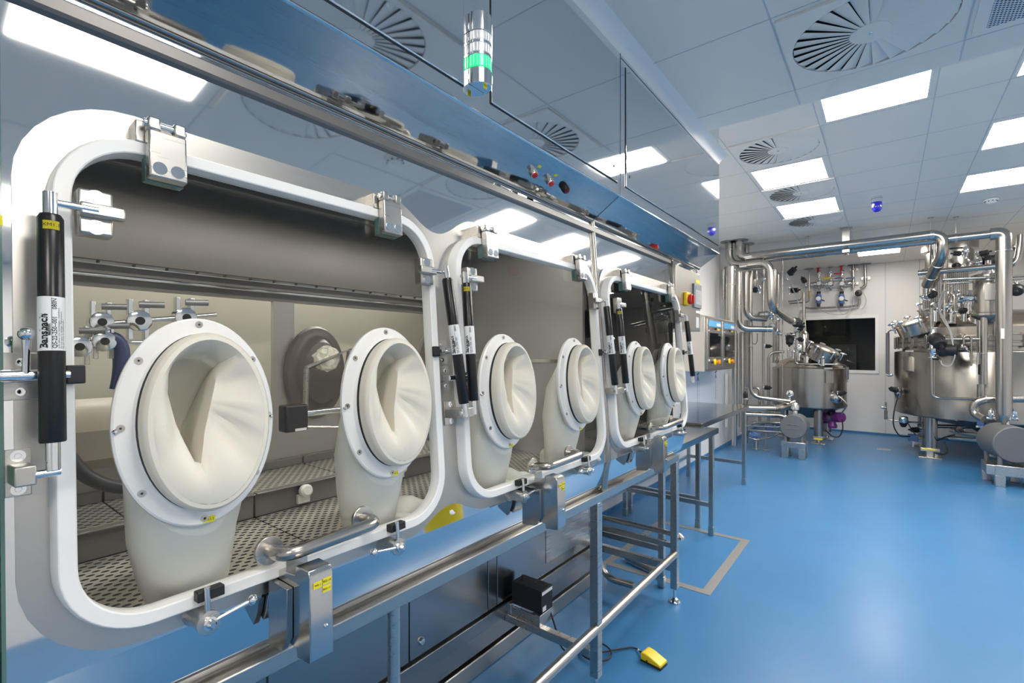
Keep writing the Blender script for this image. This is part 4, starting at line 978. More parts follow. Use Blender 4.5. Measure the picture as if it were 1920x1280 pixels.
# the row of utilities on the back wall
for i, (u, kind) in enumerate(((1535, 0), (1556.5, 1), (1578, 2))):
    pw = at(u, 530, YW); top = Vector((pw.x, YW, ZF))
    t = thing('utility_line', ('first utility drop on the back wall, with one upright red lever and an orange one', 'middle utility drop on the back wall, with level red and blue levers', 'third utility drop on the back wall, with an upright red and a blue lever')[i], 'pipe fitting', top, 'utility drops on the back wall')
    m = mb(); m.cyl(top, at(u, 539, YW), .014, n=12); m.lathe([(.05, 0), (.05, -.008)], top, n=16); m.build('run', PIPE, t)
    bv = at(u + 1, 512 + (0, -1, -1)[i] * 2, YW)
    m = mb(); m.ball(bv, .045, 14); m.cyl(bv + Vector((0, -.04, 0)), bv + Vector((0, -.10, 0)), .013, n=10); m.lathe([(.026, -.05), (.026, .05)], bv, n=12); m.build('ball_valve', CHR, t)
    lv = mb(); q = bv + Vector((-.03, -.07, 0))
    lv.box(q + (Vector((.02, 0, .065)) if i != 1 else Vector((.15, 0, -.05))), (.04, .016, .15) if i != 1 else (.13, .016, .026)); lv.build('lever', RED, t, bevel=.004)
    b2 = at(u + 2, 524, YW); m = mb(); m.ball(b2, .035, 12); m.build('ball_valve', CHR, t)
    lv = mb(); lv.box(b2 + Vector((.12, -.07, .01)), (.13, .016, .026)); lv.build('lever', (YELP, BLULEV, BLULEV)[i], t, bevel=.004)
    m = mb(); rg = at(u + 1, 532, YW); dx = (-1, -1, 1)[i]; m.lathe([(.05, -.05), (.058, -.04), (.058, .04), (.045, .055)], rg, (1, 0, 0), 18); m.lathe([(.035, .05), (.042, .06), (.042, .13), (.03, .15), (.01, .16)], rg, (dx, 0, 0), 16); m.build('regulator', CHR, t)
    m = mb(); m.lathe([(.036, .058), (.036, .075), (0, .077)], rg, (0, -1, 0), 16); m.build('gauge_face', LBL, t)
    m = mb(); e = at(u + 1, 540, YW); m.lathe([(.02, 0), (.025, -.02), (.012, -.05)], e, n=12); m.cyl(e + Vector((-.08, 0, 0)), e + Vector((.08, 0, 0)), .010, n=8); m.build('outlet', GREYM, t)
for u, lab in ((1535, 'blue filter regulator with round gauge below the first utility drop'), (1578, 'blue filter regulator with round gauge below the third utility drop')):
    p = at(u, 560, YW); t = thing('filter_regulator', lab, 'regulator', p, 'filter regulators')
    m = mb(); m.lathe([(.03, -.10), (.045, -.09), (.05, -.02), (.05, .06), (.035, .09), (.02, .12)], p, n=18); m.build('body', BLUEV, t)
    m = mb(); m.lathe([(.042, .05), (.042, .075), (0, .078)], p, (0, -1, 0), 18); m.build('gauge_face', LBL, t)
    m = mb(); m.lathe([(.036, .10), (.036, .145), (.02, .15)], p, n=14); m.build('knob', BLKM, t)
    m = mb(); m.lathe([(.03, -.10), (.03, -.15), (.012, -.16)], p, n=14); m.build('drain', DKG, t); m = mb(); m.cyl(p + Vector((.04, 0, -.02)), p + Vector((.10, 0, -.05)), .012, n=8); m.build('side_screw', DKG, t)
pipe('bent thin pipe across the back wall above the window', [at(1514, 700, YW - .3), at(1508, 576, YW), at(1518, 578, YW), at(1590, 575, YW), at(1612, 572, YW), at(1612, 560, YW)], .02, .09)
pipe('straight pipe drop to the right of the utility drops', [Vector((at(1600, 500, YW).x, YW, ZF)), at(1600, 540, YW)], .024, plate=True)
pipe('last pipe drop on the back wall, bending left at its foot', [Vector((at(1622, 500, YW).x, YW, ZF)), at(1623, 536, YW), at(1613, 541, YW)], .024, .1, plate=True)
for u, v, lab in ((1601, 505, 'upper wall clip of the straight pipe drop'), (1601, 531, 'lower wall clip of the straight pipe drop'), (1623, 521, 'wall clip of the last pipe drop')):
    p = at(u, v, YW); t = thing('pipe_clip', lab, 'clip', p, 'pipe clips'); m = mb(); m.lathe([(.026, -.012), (.034, -.010), (.034, .010), (.026, .012)], p, n=16); m.box(p + Vector((0, .05, 0)), (.14, .03, .05)); m.build('clip', BRUL, t)
valve('black round valve with yellow print under the last pipe drop', at(1610, 551, YW), (0, 0, 1), (0, -1, .1), 1.5)
pipe('thin drop pipe left of the utility drops', [Vector((at(1517, 500, YW).x, YW, ZF)), at(1517, 550, YW), at(1517, 566, YW), at(1480, 569, YW)], .014, .05, plate=True)
pipe('thin L-shaped pipe low beside the utility drops', [at(1503, 540, YW), at(1503, 562, YW), at(1478, 565, YW)], .013, .06)
valve('dark tilted valve left of the utility drops', at(1511, 531, YW), (0, 0, 1), (-.3, -.5, .6), 1.3, cap=DKG)
t = thing('brass_coupling', 'small brass hose coupling on the thin drop pipe', 'fitting', at(1518, 552, YW)); m = mb(); m.lathe([(.014, -.06), (.026, -.05), (.026, 0), (.018, .01), (.018, .05), (.03, .06), (.03, .08)], at(1518, 552, YW), n=14); m.build('coupling', mat('brass', (.55, .42, .18), .3, 1), t)
def hose(label, pts, r=.006, m_=TUBEW):
    t = thing('air_hose', label, 'hose', pts[0], 'thin hoses'); m = mb(); m.tube(pts, r, fil=.35, n=8); m.build('hose', m_, t)
yh = YW - .06
hose('thin hose looping low under the filter regulators', [at(1536, 578, yh), at(1550, 588, yh), at(1590, 590, yh), at(1600, 570, yh), at(1600, 540, yh)])
hose('thin hose looping left of the third regulator', [at(1576, 545, yh), at(1565, 553, yh), at(1568, 580, yh), at(1582, 592, yh), at(1598, 575, yh)])
hose('thin hose hanging right of the black round valve', [at(1615, 542, yh), at(1626, 563, yh), at(1618, 580, yh), at(1604, 576, yh), at(1600, 552, yh)])
# valve clusters left of and above the small tank
for a in (('black valve on a tilted stem high beside the jogging pipe', (1477, 517, 9.6), (.2, 0, 1), (.5, -.2, .5), 1.2),
          ('black valve lower down beside the jogging pipe', (1480, 545, 9.6), (0, 0, 1), (1, -.2, 0), 1.0),
          ('black valve left of the jogging pipe, lying level', (1424, 543, 8.8), (0, 0, 1), (-1, -.3, 0), 1.0),
          ('grey-headed valve where the jogging pipe ends above the small tank', (1446, 590, 8.4), (0, 0, 1), (-1, -.4, 0), 1.3),
          ('small chrome valve below the grey-headed one', (1447, 612, 8.3), (0, 0, 1), (.2, -1, 0), 1.0),
          ('black valve facing the viewer above the small tank', (1482, 627, 9.0), (1, 0, 0), (0, -.5, -.8), 1.3),
          ('black mushroom valve right of the thin rod above the small tank', (1493, 605, 9.0), (0, 0, 1), (.2, -1, 0), 1.6),
          ('dark valve at the end of the thick tilted pipe', (1496, 620, 9.1), (1, 0, .5), (.5, -.3, .6), 1.0),
          ('flat black valve beside the window edge', (1498, 635, 9.1), (1, 0, 0), (.5, -.8, -.2), .8),
          ('chrome valve on the middle riser', (1455, 600, 9.4), (1, 0, 0), (.5, -.8, .2), .9),
          ('chrome elbow valve at the banner-height pipe end', (1459, 625, 8.4), (1, -.2, -.4), (0, -1, .5), .9),
          ('small black valve on the free riser', (1434, 649, 9.0), (0, 0, 1), (1, -.3, 0), .7),
          ('small knob valve on the free riser near the floor', (1432, 726, 9.0), (0, 0, 1), (1, -.4, 0), .8),
          ('small dark valve above the knee-high fat pipe', (1398, 748, 8.2), (1, 0, 0), (0, -.2, 1), .7)):
    valve(a[0], at(*a[1]), a[2], a[3], a[4] * 1.3, cap=(GREYM if 'grey' in a[0] else CHR if 'chrome' in a[0] else BLKM))
for a in (('blue round valve behind the low pipes, nearer the motor', (1444, 800, 8.7), 1.6, (0, -1, -.1)), ('blue round valve low by the table leg', (1416, 815, 8.4), 1.6, (0, -1, 0))):
    valve(a[0], at(*a[1]), (1, 0, 0), a[3], a[2], cap=BLUEV)
gauge('round gauge on a stem above the knee-high pipe', at(1481, 738, 8.5), CAMD, .05); gauge('white-faced gauge on the small tank lid', at(1496, 651, 9.4), CAMD, .06)
t = thing('ball_trap', 'hanging steel vapour trap beside the jogging pipe', 'pipe fitting', at(1414, 530, 8.6)); m = mb(); p = at(1414, 520, 8.6); m.lathe([(.03, .12), (.045, .10), (.045, .02), (.052, 0), (.052, -.08), (.035, -.15), (.012, -.17)], p, n=18); m.build('body', PIPE, t)
t = thing('float_ball', 'small steel ball fitting on the free riser', 'pipe fitting', at(1431, 523, 9.0)); m = mb(); m.ball(at(1431, 523, 9.0), .042, 18); m.build('ball', CHR, t)
pipe('perforated strut rail under the jogging pipe', [at(1377, 506, 8.1), at(1440, 501, 8.1)], .018, name='support_rail', group='support rails')
hose('thin cable hanging from the banner-height pipe', [at(1420, 625, 8.6), at(1420, 640, 8.6), at(1415, 647, 8.6), at(1409, 640, 8.6)], .005, DKG)
hose('pale hose draped beside the jogging pipe', [at(1478, 520, 9.5), at(1488, 545, 9.4), at(1497, 565, 9.3), at(1497, 590, 9.2)], .008)

# ================================================================== THE TANKS
def hand_knob(parent, p, ax, L=.14):
    p = Vector(p); ax = Vector(ax).normalized()
    m = mb(); m.lathe([(.011, 0), (.011, L * .8), (.03, L * .82), (.046, L * .86), (.048, L * .93), (.03, L), (0, L * 1.02)], p, ax, 16); return m.build('wing_knob', CHR, parent)
VL = Vector((-1.09, 9.95, 0)); RL = .565
vl = thing('small_tank', 'smaller steel tank with tilted round manway, left of the dark window', 'tank', VL, 'steel process tanks')
def cyl_at(c, prof, nm, m_, par, n=56, ang=35): m = mb(); m.lathe(prof, c, n=n); return m.build(nm, m_, par, ang=ang)
cyl_at(VL, [(RL - .04, .60), (RL - .012, .605), (RL, .62), (RL, 1.275), (RL - .008, 1.285), (RL - .05, 1.292)], 'jacket', VES, vl)
cyl_at(VL, [(RL - .05, 1.28), (RL - .055, 1.31), (.44, 1.39), (.32, 1.455), (.18, 1.495), (0, 1.51)], 'domed_lid', DOME, vl)
cyl_at(VL, [(.10, .40), (.16, .46), (.40, .54), (RL - .04, .61)], 'bottom_cone', VES, vl)
for a in (-62, 50, 170):
    x, y = VL.x + .39 * math.cos(math.radians(a)), VL.y + .39 * math.sin(math.radians(a))
    l = mb().cyl((x, y, .10), (x, y, .62), .068, n=24).build('leg', VES, vl)
    m = mb(); m.bx(x - .10, x + .10, y - .10, y + .10, 0, .02).bx(x - .07, x + .07, y - .07, y + .07, .07, .13); m.cyl((x, y, .02), (x, y, .07), .03, n=12); m.build('load_cell_foot', BRU, l, bevel=.004)
    if a == -62: mb().bx(x - .06, x + .06, y - .072, y - .069, .075, .105).build('yellow_label', YEL, l, flat=True)
MW = at(1544, 664, 9.62); MWA = Vector((.42, -.12, .9)).normalized()
m = mb(); m.lathe([(.21, -.12), (.21, .03), (.235, .035), (.235, .075), (.225, .085)], MW, MWA, 36); mw = m.build('manway_neck', VES, vl)
m = mb(); m.lathe([(.225, .085), (.20, .11), (.12, .135), (0, .145)], MW, MWA, 36); m.build('manway_cover', DOME, mw)
sd = MWA.orthogonal().normalized(); s2 = MWA.cross(sd)
for a in (10, 70, 140, 200, 260, 320):
    q = MW + (sd * math.cos(math.radians(a)) + s2 * math.sin(math.radians(a))) * .25; hand_knob(mw, q, MWA, .14)
for k, (u, v, Y, h, r) in enumerate(((1487, 664, 9.5, .10, .05), (1498, 668, 9.5, .09, .055), (1512, 672, 9.45, .05, .085), (1478, 662, 9.6, .16, .04), (1505, 655, 9.7, .18, .045), (1490, 650, 9.8, .2, .035))):
    r *= .75; h *= .7; p = at(u, v, Y); m = mb(); m.lathe([(r * .7, -.07), (r * .7, h * .4), (r, h * .4), (r, h * .66), (r * .8, h * .75), (r * .6, h), (0, h)], p, n=20); m.build('nozzle', CHR, vl)
p = at(1507, 640, 9.7); m = mb(); m.lathe([(.045, -.20), (.075, -.18), (.075, .12), (.05, .17), (.022, .19), (.022, .85)], p, n=20); m.build('sensor_column', PIPE, vl)
p = at(1543, 679, 9.35); m = mb(); m.lathe([(.028, -.06), (.028, .05), (.02, .06)], p, n=14); m.tube([p + Vector((-.05, 0, .04)), p + Vector((-.06, 0, -.02)), p + Vector((-.03, 0, -.06)), p], .014, n=8); m.build('lifting_lug', CHR, vl)
# plate on the jacket
def jacket_plate(c, R_, u, v0, v1, w, par, nm, m_, dep=.02):
    r = Vector(ray(u, (v0 + v1) / 2)); best = None
    # first hit of the sight line with the jacket
    A = r.x * r.x + r.y * r.y; B = -2 * (r.x * c.x + r.y * c.y); C = c.x ** 2 + c.y ** 2 - R_ ** 2
    t = (-B - math.sqrt(max(B * B - 4 * A * C, 0))) / (2 * A); P = Vector((0, 0, EYE)) + r * t
    d = (P.xy - c.xy).normalized(); a = math.atan2(d.y, d.x); dist = r.xy.length * t
    z0, z1 = EYE + (CYP - v1) / FPX * (-P.x * S_ + P.y * C_), EYE + (CYP - v0) / FPX * (-P.x * S_ + P.y * C_)
    M = Matrix.Translation((P.x, P.y, 0)) @ Matrix.Rotation(a, 4, 'Z')
    return mb(M).bx(-.02, dep, -w / 2, w / 2, z0, z1).build(nm, m_, par, bevel=.002), M, z0, z1
pl, M_, z0, z1 = jacket_plate(VL, RL, 1554, 695, 718, .125, vl, 'type_plate', BRUL, .03); jacket_plate(VL, RL, 1553, 689, 692, .13, vl, 'white_label', LBL, .004)
pipe('thin pipe running along the rim of the small tank and down its right side', [at(1492, 640, 9.35), at(1492, 682, 9.35), at(1570, 683, 9.35), at(1587, 685, 9.5), at(1588, 716, 9.5)], .013, .05)
pipe('grey sleeve on the thin pipe right of the small tank', [at(1588, 688, 9.48), at(1588, 711, 9.48)], .026, mt=ALU)
valve('pump valve cluster on the right flank of the small tank', at(1571, 738, 9.55), (0, 0, 1), (.8, -.5, .2), 1.1, cap=DKG, name='sampling_valve')
t = thing('flush_port', 'round steel port low on the right flank of the small tank', 'port', at(1569, 746, 9.5)); m = mb(); m.lathe([(.09, -.06), (.09, .01), (.06, .03), (0, .04)], at(1571, 746, 9.55), (.8, -.55, 0), 22); m.build('cover', CHR, t)
hose('hose curving down from the side port of the small tank', [at(1572, 742, 9.5), at(1582, 750, 9.5), at(1589, 759, 9.5), at(1583, 768, 9.55), at(1577, 776, 9.6)], .012, BRUL)
# purple motor under the small tank
pm = thing('purple_valve_drive', 'purple motor drive below the right side of the small tank', 'motor', at(1560, 782, 9.9))
m = mb(); p0, p1 = at(1543, 783, 10.0), at(1557, 783, 9.9); m.cyl(p0, p1, .10, n=20); m.build('gear_case', PURP, pm)
m = mb(); p0, p1 = at(1565, 782, 9.85), at(1578, 782, 9.75); m.cyl(p0, p1, .085, n=20); m.build('motor', PURP, pm)
m = mb(); m.cyl(at(1556, 782, 9.9), at(1566, 782, 9.85), .075, n=18); m.build('coupling', GREYM, pm)
m = mb(); m.lathe([(.06, -.10), (.07, -.06), (.045, 0), (.03, .04)], at(1561, 791, 9.85), n=16); m.build('lower_housing', PURP, pm)
m = mb(); m.lathe([(.05, -.04), (.06, 0), (.055, .05), (.02, .07)], at(1559, 774, 9.85), n=16); m.build('indicator', BLKM, pm)
hose('black cable hanging in a loop from the purple motor to the floor', [at(1579, 786, 9.7), at(1581, 806, 9.7), at(1573, 820, 9.7), at(1560, 818, 9.7), at(1548, 806, 9.8)], .009, BLKM)

def pump(label, c, R_, L, face, hstand, logo=False):
    t = thing('pump_motor', label, 'pump', Vector((c[0], c[1], 0)), 'drum-shaped pump motors'); c = Vector(c); face = Vector(face).normalized()
    m = mb(); m.lathe([(R_ * .6, -L), (R_, -L), (R_, -.01), (R_ - .008, 0), (0, 0)], c, face, 48); h = m.build('housing', ALU, t)
    sd_ = Vector((face.y, -face.x, 0)) * -1
    if logo:
        m = mb()
        for dz, w_, s_ in ((.02, .10, 1), (-.02, .12, -1)):
            q = [c + face * .003 + sd_ * (w_ * (k / 8 - .5) * 1.6) + Vector((0, 0, dz + s_ * .015 * abs(math.sin(k * .8)))) for k in range(9)]; m.tube(q, .005, n=5)
        m.build('embossed_marks', ALU, h)
    zb = .245
    for i in (-1, 1):
        for d in (-.04, -L + .05):
            q = c + sd_ * i * R_ * .62 + face * d
            mb().cyl((q.x, q.y, zb), (q.x, q.y, c.z - R_ * .7), .022, n=14).build('strut', ALU, t)
            mb().bx(q.x - .045, q.x + .045, q.y - .04, q.y + .04, 0, hstand).build('leg', BRU, t, bevel=.006)
    for i in (-1, 1):
        a, b = c + sd_ * i * R_ * .62 + face * -.04, c + sd_ * i * R_ * .62 + face * (-L + .05)
        m = mb(); m.bx(min(a.x, b.x) - .045, max(a.x, b.x) + .043, min(a.y, b.y) - .037, max(a.y, b.y) + .037, hstand - .002, zb - .003); m.build('side_bar', BRU, t, bevel=.006)
    a, b = c + sd_ * R_ * .62 + face * -.04, c - sd_ * R_ * .62 + face * -.04
    m = mb(); m.bx(min(a.x, b.x) - .047, max(a.x, b.x) + .047, min(a.y, b.y) - .043, max(a.y, b.y) + .043, hstand - .004, zb); m.build('front_bar', BRU, t, bevel=.006)
    m = mb(); m.lathe([(.03, 0), (.04, .03), (.03, .08), (.055, .1), (.055, .16), (.03, .2)], c + face * (-L * .6) + Vector((0, 0, R_ * .8)), n=14); m.build('outlet', CHR, t)
    return t
pump('drum-faced pump on a four-legged stand below the small tank', at(1487, 800, 8.0), .172, .30, (-.02, -1, 0), .16, True)
pump('drum-faced pump cut by the right edge of the picture', at(1906, 834, 7.85), .205, .40, (.25, -1, 0), .13)

# ---- big tank
VR = Vector((1.19, 9.95, 0)); RR = 1.09
vr = thing('big_tank', 'bigger steel tank with flanged lid at the right edge', 'tank', VR, 'steel process tanks')
cyl_at(VR, [(RR - .06, .60), (RR - .015, .605), (RR, .62), (RR, 1.545), (RR - .01, 1.56), (RR - .09, 1.572)], 'jacket', VES, vr, 96)
cyl_at(VR, [(.12, .36), (.2, .42), (.6, .50), (RR - .06, .61)], 'bottom_cone', VES, vr, 72)
cyl_at(VR, [(RR - .10, 1.56), (RR - .10, 1.63), (RR - .03, 1.635), (RR - .03, 1.675), (RR - .05, 1.68), (RR - .05, 1.70), (RR - .03, 1.705), (RR - .03, 1.775), (RR - .08, 1.785)], 'flange_ring', VES, vr, 96)
cyl_at(VR, [(RR - .08, 1.78), (RR - .08, 1.90), (RR - .10, 1.92), (.90, 1.98), (.70, 2.07), (.40, 2.15), (.0, 2.19)], 'domed_lid', DOME, vr, 96)
for i in range(20):
    a = math.radians(150 + i * 11); x, y = VR.x + (RR - .02) * math.cos(a), VR.y + (RR - .02) * math.sin(a)
    m = mb(Matrix.Translation((x, y, 1.70)) @ Matrix.Rotation(a, 4, 'Z')); m.bx(-.03, .025, -.022, .022, -.085, .09); m.cyl((.012, 0, -.1), (.012, 0, .105), .010, n=8); m.build('rim_clamp', VES, vr, bevel=.004)
for (x, y) in ((.504, 9.37), (.50, 10.55), (1.88, 9.37), (1.88, 10.55)):
    l = mb().cyl((x, y, .13), (x, y, .62), .088, n=28).build('leg', VES, vr)
    m = mb(); m.bx(x - .13, x + .13, y - .13, y + .13, 0, .02).bx(x - .11, x + .11, y - .11, y + .11, .10, .15).bx(x - .04, x + .04, y - .06, y + .06, .02, .10).bx(x + .05, x + .09, y - .07, y - .02, .02, .08); m.build('load_cell_foot', BRU, l, bevel=.005)
    mb().bx(x - .10, x + .06, y - .112, y - .110, .122, .145).build('yellow_label', YEL, l, flat=True)
jacket_plate(VR, RR, 1702, 668, 695, .17, vr, 'type_plate', BRUL, .03); jacket_plate(VR, RR, 1704, 656.5, 659.5, .14, vr, 'white_label', LBL, .004)
MR = at(1716, 607, 9.35); MRA = Vector((-.34, -.14, .92)).normalized()
m = mb(); m.lathe([(.235, -.14), (.235, .015), (.25, .025), (.25, .045)], MR, MRA, 40); mwr = m.build('manway_neck', DOME, vr)
m = mb(); m.lathe([(.245, .045), (.21, .065), (.11, .08), (0, .085)], MR, MRA, 40); m.build('manway_cover', DOME, mwr)
sd = MRA.orthogonal().normalized(); s2 = MRA.cross(sd)
for k in range(8):
    a = math.radians(k * 45 + 12); hand_knob(mwr, MR + (sd * math.cos(a) + s2 * math.sin(a)) * .265 - MRA * .05, MRA, .17)
m = mb(); p = at(1741, 588, 9.3); m.lathe([(.11, -.12), (.11, .05), (.125, .06), (.125, .075), (0, .085)], p, (-.15, -.15, .95), 28); vg = m.build('sight_port', DOME, vr)
for k in range(4): 
    a = math.radians(45 + 90 * k); hand_knob(vg, p + Vector((.12 * math.cos(a), .12 * math.sin(a), .01)), (-.15, -.15, .95), .15)
for k, (u, v, Y, h, r) in enumerate(((1754, 592, 9.0, .14, .055), (1770, 590, 9.1, .12, .05), (1784, 594, 9.0, .1, .045), (1808, 592, 9.0, .08, .04), (1830, 596, 8.95, .12, .035), (1775, 570, 9.4, .22, .06), (1795, 565, 9.5, .2, .06), (1822, 570, 9.5, .25, .07), (1812, 578, 9.3, .15, .05))):
    r *= .85; h *= .8; p = at(u, v, Y); m = mb(); m.lathe([(r * .7, -.08), (r * .7, h * .5), (r, h * .5), (r, h * .66), (r * .8, h * .75), (r * .6, h), (0, h)], p, n=20); m.build('nozzle', CHR, vr)
# agitator drive with its perforated guard and upper drum
ag = thing('agitator_drive', 'tall agitator column with a perforated guard on the big tank', 'motor', at(1790, 590, 9.7))
pa = at(1772, 590, 9.75)
m = mb(); m.lathe([(.26, -.1), (.26, .62)], pa, n=36); m.build('perforated_guard', GRILV, ag, flat=False)
m = mb(); m.lathe([(.30, .62), (.32, .63), (.32, .72), (.28, .73), (.28, .95), (.33, .97), (.33, 1.2), (.31, 1.27), (.28, 1.275), (0, 1.28)], pa + Vector((.05, .1, 0)), n=36); m.build('gear_case', VES, ag)
m = mb(); m.lathe([(.06, -.2), (.06, .18), (.045, .21), (.02, .22), (.018, .35)], at(1783, 580, 9.1), n=20); m.build('sensor', PIPE, ag)
fh = thing('filter_housing', 'upright steel filter housing with a square data plate', 'filter', at(1852, 590, 8.75))
pf = at(1853, 583, 8.75)
m = mb(); m.lathe([(.04, -.16), (.09, -.12), (.155, -.08), (.17, -.06), (.17, -.03), (.15, -.02), (.15, .20), (.15, .40), (.14, .43), (.165, .44), (.165, .47), (.06, .50), (.03, .56), (.03, .66)], pf, n=32); m.build('housing', VES, fh)
m = mb(); q = pf + Vector((.03, -.165, 0)); m.bx(q.x - .085, q.x + .095, q.y - .01, q.y, pf.z + .13, pf.z + .34); m.build('data_plate', BRUL, fh, bevel=.003)
m = mb(); q = pf + Vector((-.15, -.02, .18)); m.lathe([(.04, 0), (.04, .10), (.06, .11), (.06, .15), (.05, .16), (0, .16)], q, (-1, -.2, 0), 20); m.build('side_port', CHR, fh)
for dx, z1 in ((-.07, -.2), (.06, -.35)):
    m = mb(); m.cyl(pf + Vector((dx, 0, -.1)), pf + Vector((dx, 0, -1.15 if dx < 0 else -.32)), .038 if dx < 0 else .02, n=16); m.build('outlet_pipe', PIPE, fh)
pipe('slanting insulated pipe above the big tank', [at(1722, 512, 8.6), at(1905, 496, 8.4), at(1912, 470, 8.4), at(1914, 440, 8.4)], .037, .1, bands=((0, .02), (0, .95)))
pipe('short slanting stub going down to the lid valves', [at(1762, 505, 8.55), at(1748, 535, 9.0), at(1745, 553, 9.2)], .045, .08)
pipe('thin tie pipe below the slanting insulated pipe', [at(1768, 524, 8.5), at(1990, 514, 8.5)], .018)
pipe('second thin tie pipe, darker and lower', [at(1775, 531, 8.8), at(1990, 520, 8.8)], .014)
pipe('upright pipe behind the elbow of the longest pipe', [at(1771, 455, 9.0), at(1771, 600, 9.0)], .028); pipe('pair of hanging pipes under the overhead run', [at(1748, 447, 8.6), at(1748, 500, 8.6)], .026)
pipe('thin hanging pipe just right of the pair', [at(1757, 447, 8.7), at(1757, 495, 8.7)], .012)
pipe('U-bent pipe at the front of the big tank, left arm', [at(1960, 747, 8.3), at(1843, 748, 8.3), at(1826, 757, 8.3), at(1826, 776, 8.3), at(1845, 786, 8.2)], .045, .14, bands=((0, .95), (2, .5)))
pipe('upright pipe at the right of the big tank jacket', [at(1845, 575, 8.65), at(1845, 720, 8.65)], .034, bands=((0, .6),))
t = thing('level_tube', 'narrow sight-glass rail on the big tank jacket', 'sight glass', at(1832, 690, 8.7)); m = mb(); m.cyl(at(1833, 661, 8.7), at(1833, 720, 8.7), .012, n=10); m.build('rail', CHR, t); m = mb(); m.cyl(at(1836, 683, 8.69), at(1836, 702, 8.69), .012, n=10); m.build('clip', BLKM, t)
pipe('slim downpipe in front of the big tank', [at(1746, 578, 8.72), at(1746, 640, 8.72), at(1747, 742, 8.72), at(1760, 746, 8.72), at(1826, 748, 8.5)], .016, .05)
pipe('second slim downpipe beside the first', [at(1751, 655, 8.75), at(1751, 742, 8.75), at(1757, 744, 8.75)], .011, .04)
pipe('small upside-down U pipe on the big tank front', [at(1807, 645, 8.7), at(1807, 632, 8.7), at(1814, 628, 8.7), at(1821, 632, 8.7), at(1821, 686, 8.7)], .012, .05)
pipe('thin pipe along the flange of the big tank', [at(1760, 636, 8.75), at(1850, 635, 8.72), at(1853, 628, 8.72), at(1853, 620, 8.72)], .012, .05)
pipe('thin pipe leaving the lid rim and dropping left of the big tank', [at(1688, 618, 9.4), at(1668, 619, 9.45), at(1664, 625, 9.5), at(1664, 692, 9.5), at(1664, 702, 9.5)], .010, .06)
pipe('grey sleeve on the drop pipe left of the big tank', [at(1664.5, 624, 9.49), at(1664.5, 700, 9.49)], .023, mt=ALU)
pipe('thin pipe looping left under the big tank', [at(1661, 754, 9.6), at(1661, 786, 9.6), at(1690, 790, 9.6), at(1724, 792, 9.7)], .012, .05)
pipe('grey sleeve low on the loop left of the big tank', [at(1661, 769, 9.6), at(1661, 786, 9.6)], .022, mt=ALU)
valve('sampling valve with dangling tag at the left flank of the big tank', at(1684, 732, 9.55), (0, 0, 1), (-.6, -.6, .2), 1.2, cap=DKG, name='sampling_valve')
t = thing('flush_port', 'bright round port at the left flank of the big tank', 'port', at(1688, 738, 9.5)); m = mb(); m.lathe([(.10, -.06), (.10, .01), (.07, .03), (0, .04)], at(1689, 737, 9.6), (-.6, -.8, 0), 22); m.build('cover', CHR, t)
valve('small clamp valve on the lower loop left of the big tank', at(1661, 764, 9.6), (0, 0, 1), (-.8, -.4, 0), .6, cap=CHR); valve('small clamp valve on the upper drop left of the big tank', at(1664, 703, 9.5), (0, 0, 1), (.8, -.4, 0), .6, cap=CHR)
t = thing('pressure_transmitter', 'round silver and black sensor on the loop under the big tank', 'sensor', at(1694, 788, 9.4)); m = mb(); p = at(1694, 788, 9.4); m.lathe([(.055, -.02), (.06, 0), (.055, .05), (.03, .06)], p, (0, -.3, 1), 18); m.build('head', CHR, t); m = mb(); m.lathe([(.03, -.10), (.045, -.07), (.055, -.02)], p, (0, -.3, 1), 16); m.build('socket', BLKM, t)
hose('black cable sagging from the left flank valve of the big tank', [at(1685, 738, 9.3), at(1676, 770, 9.2), at(1674, 798, 9.2), at(1686, 818, 9.2), at(1706, 818, 9.5)], .009, BLKM)
hose('thin cable from the silver sensor to the floor box', [at(1697, 782, 9.4), at(1706, 800, 9.5), at(1716, 814, 9.6)], .007, DKG)
t = thing('floor_clamp_box', 'dark blue box between the rear leg and the sagging cable', 'junction box', at(1712, 820, 9.9)); p = at(1712, 820, 9.9); mb().box(p, (.13, .10, .10)).build('housing', BLUEV, t, bevel=.008); mb().box(p + Vector((0, 0, -.09)), (.02, .02, .12)).build('stem', BRU, t)
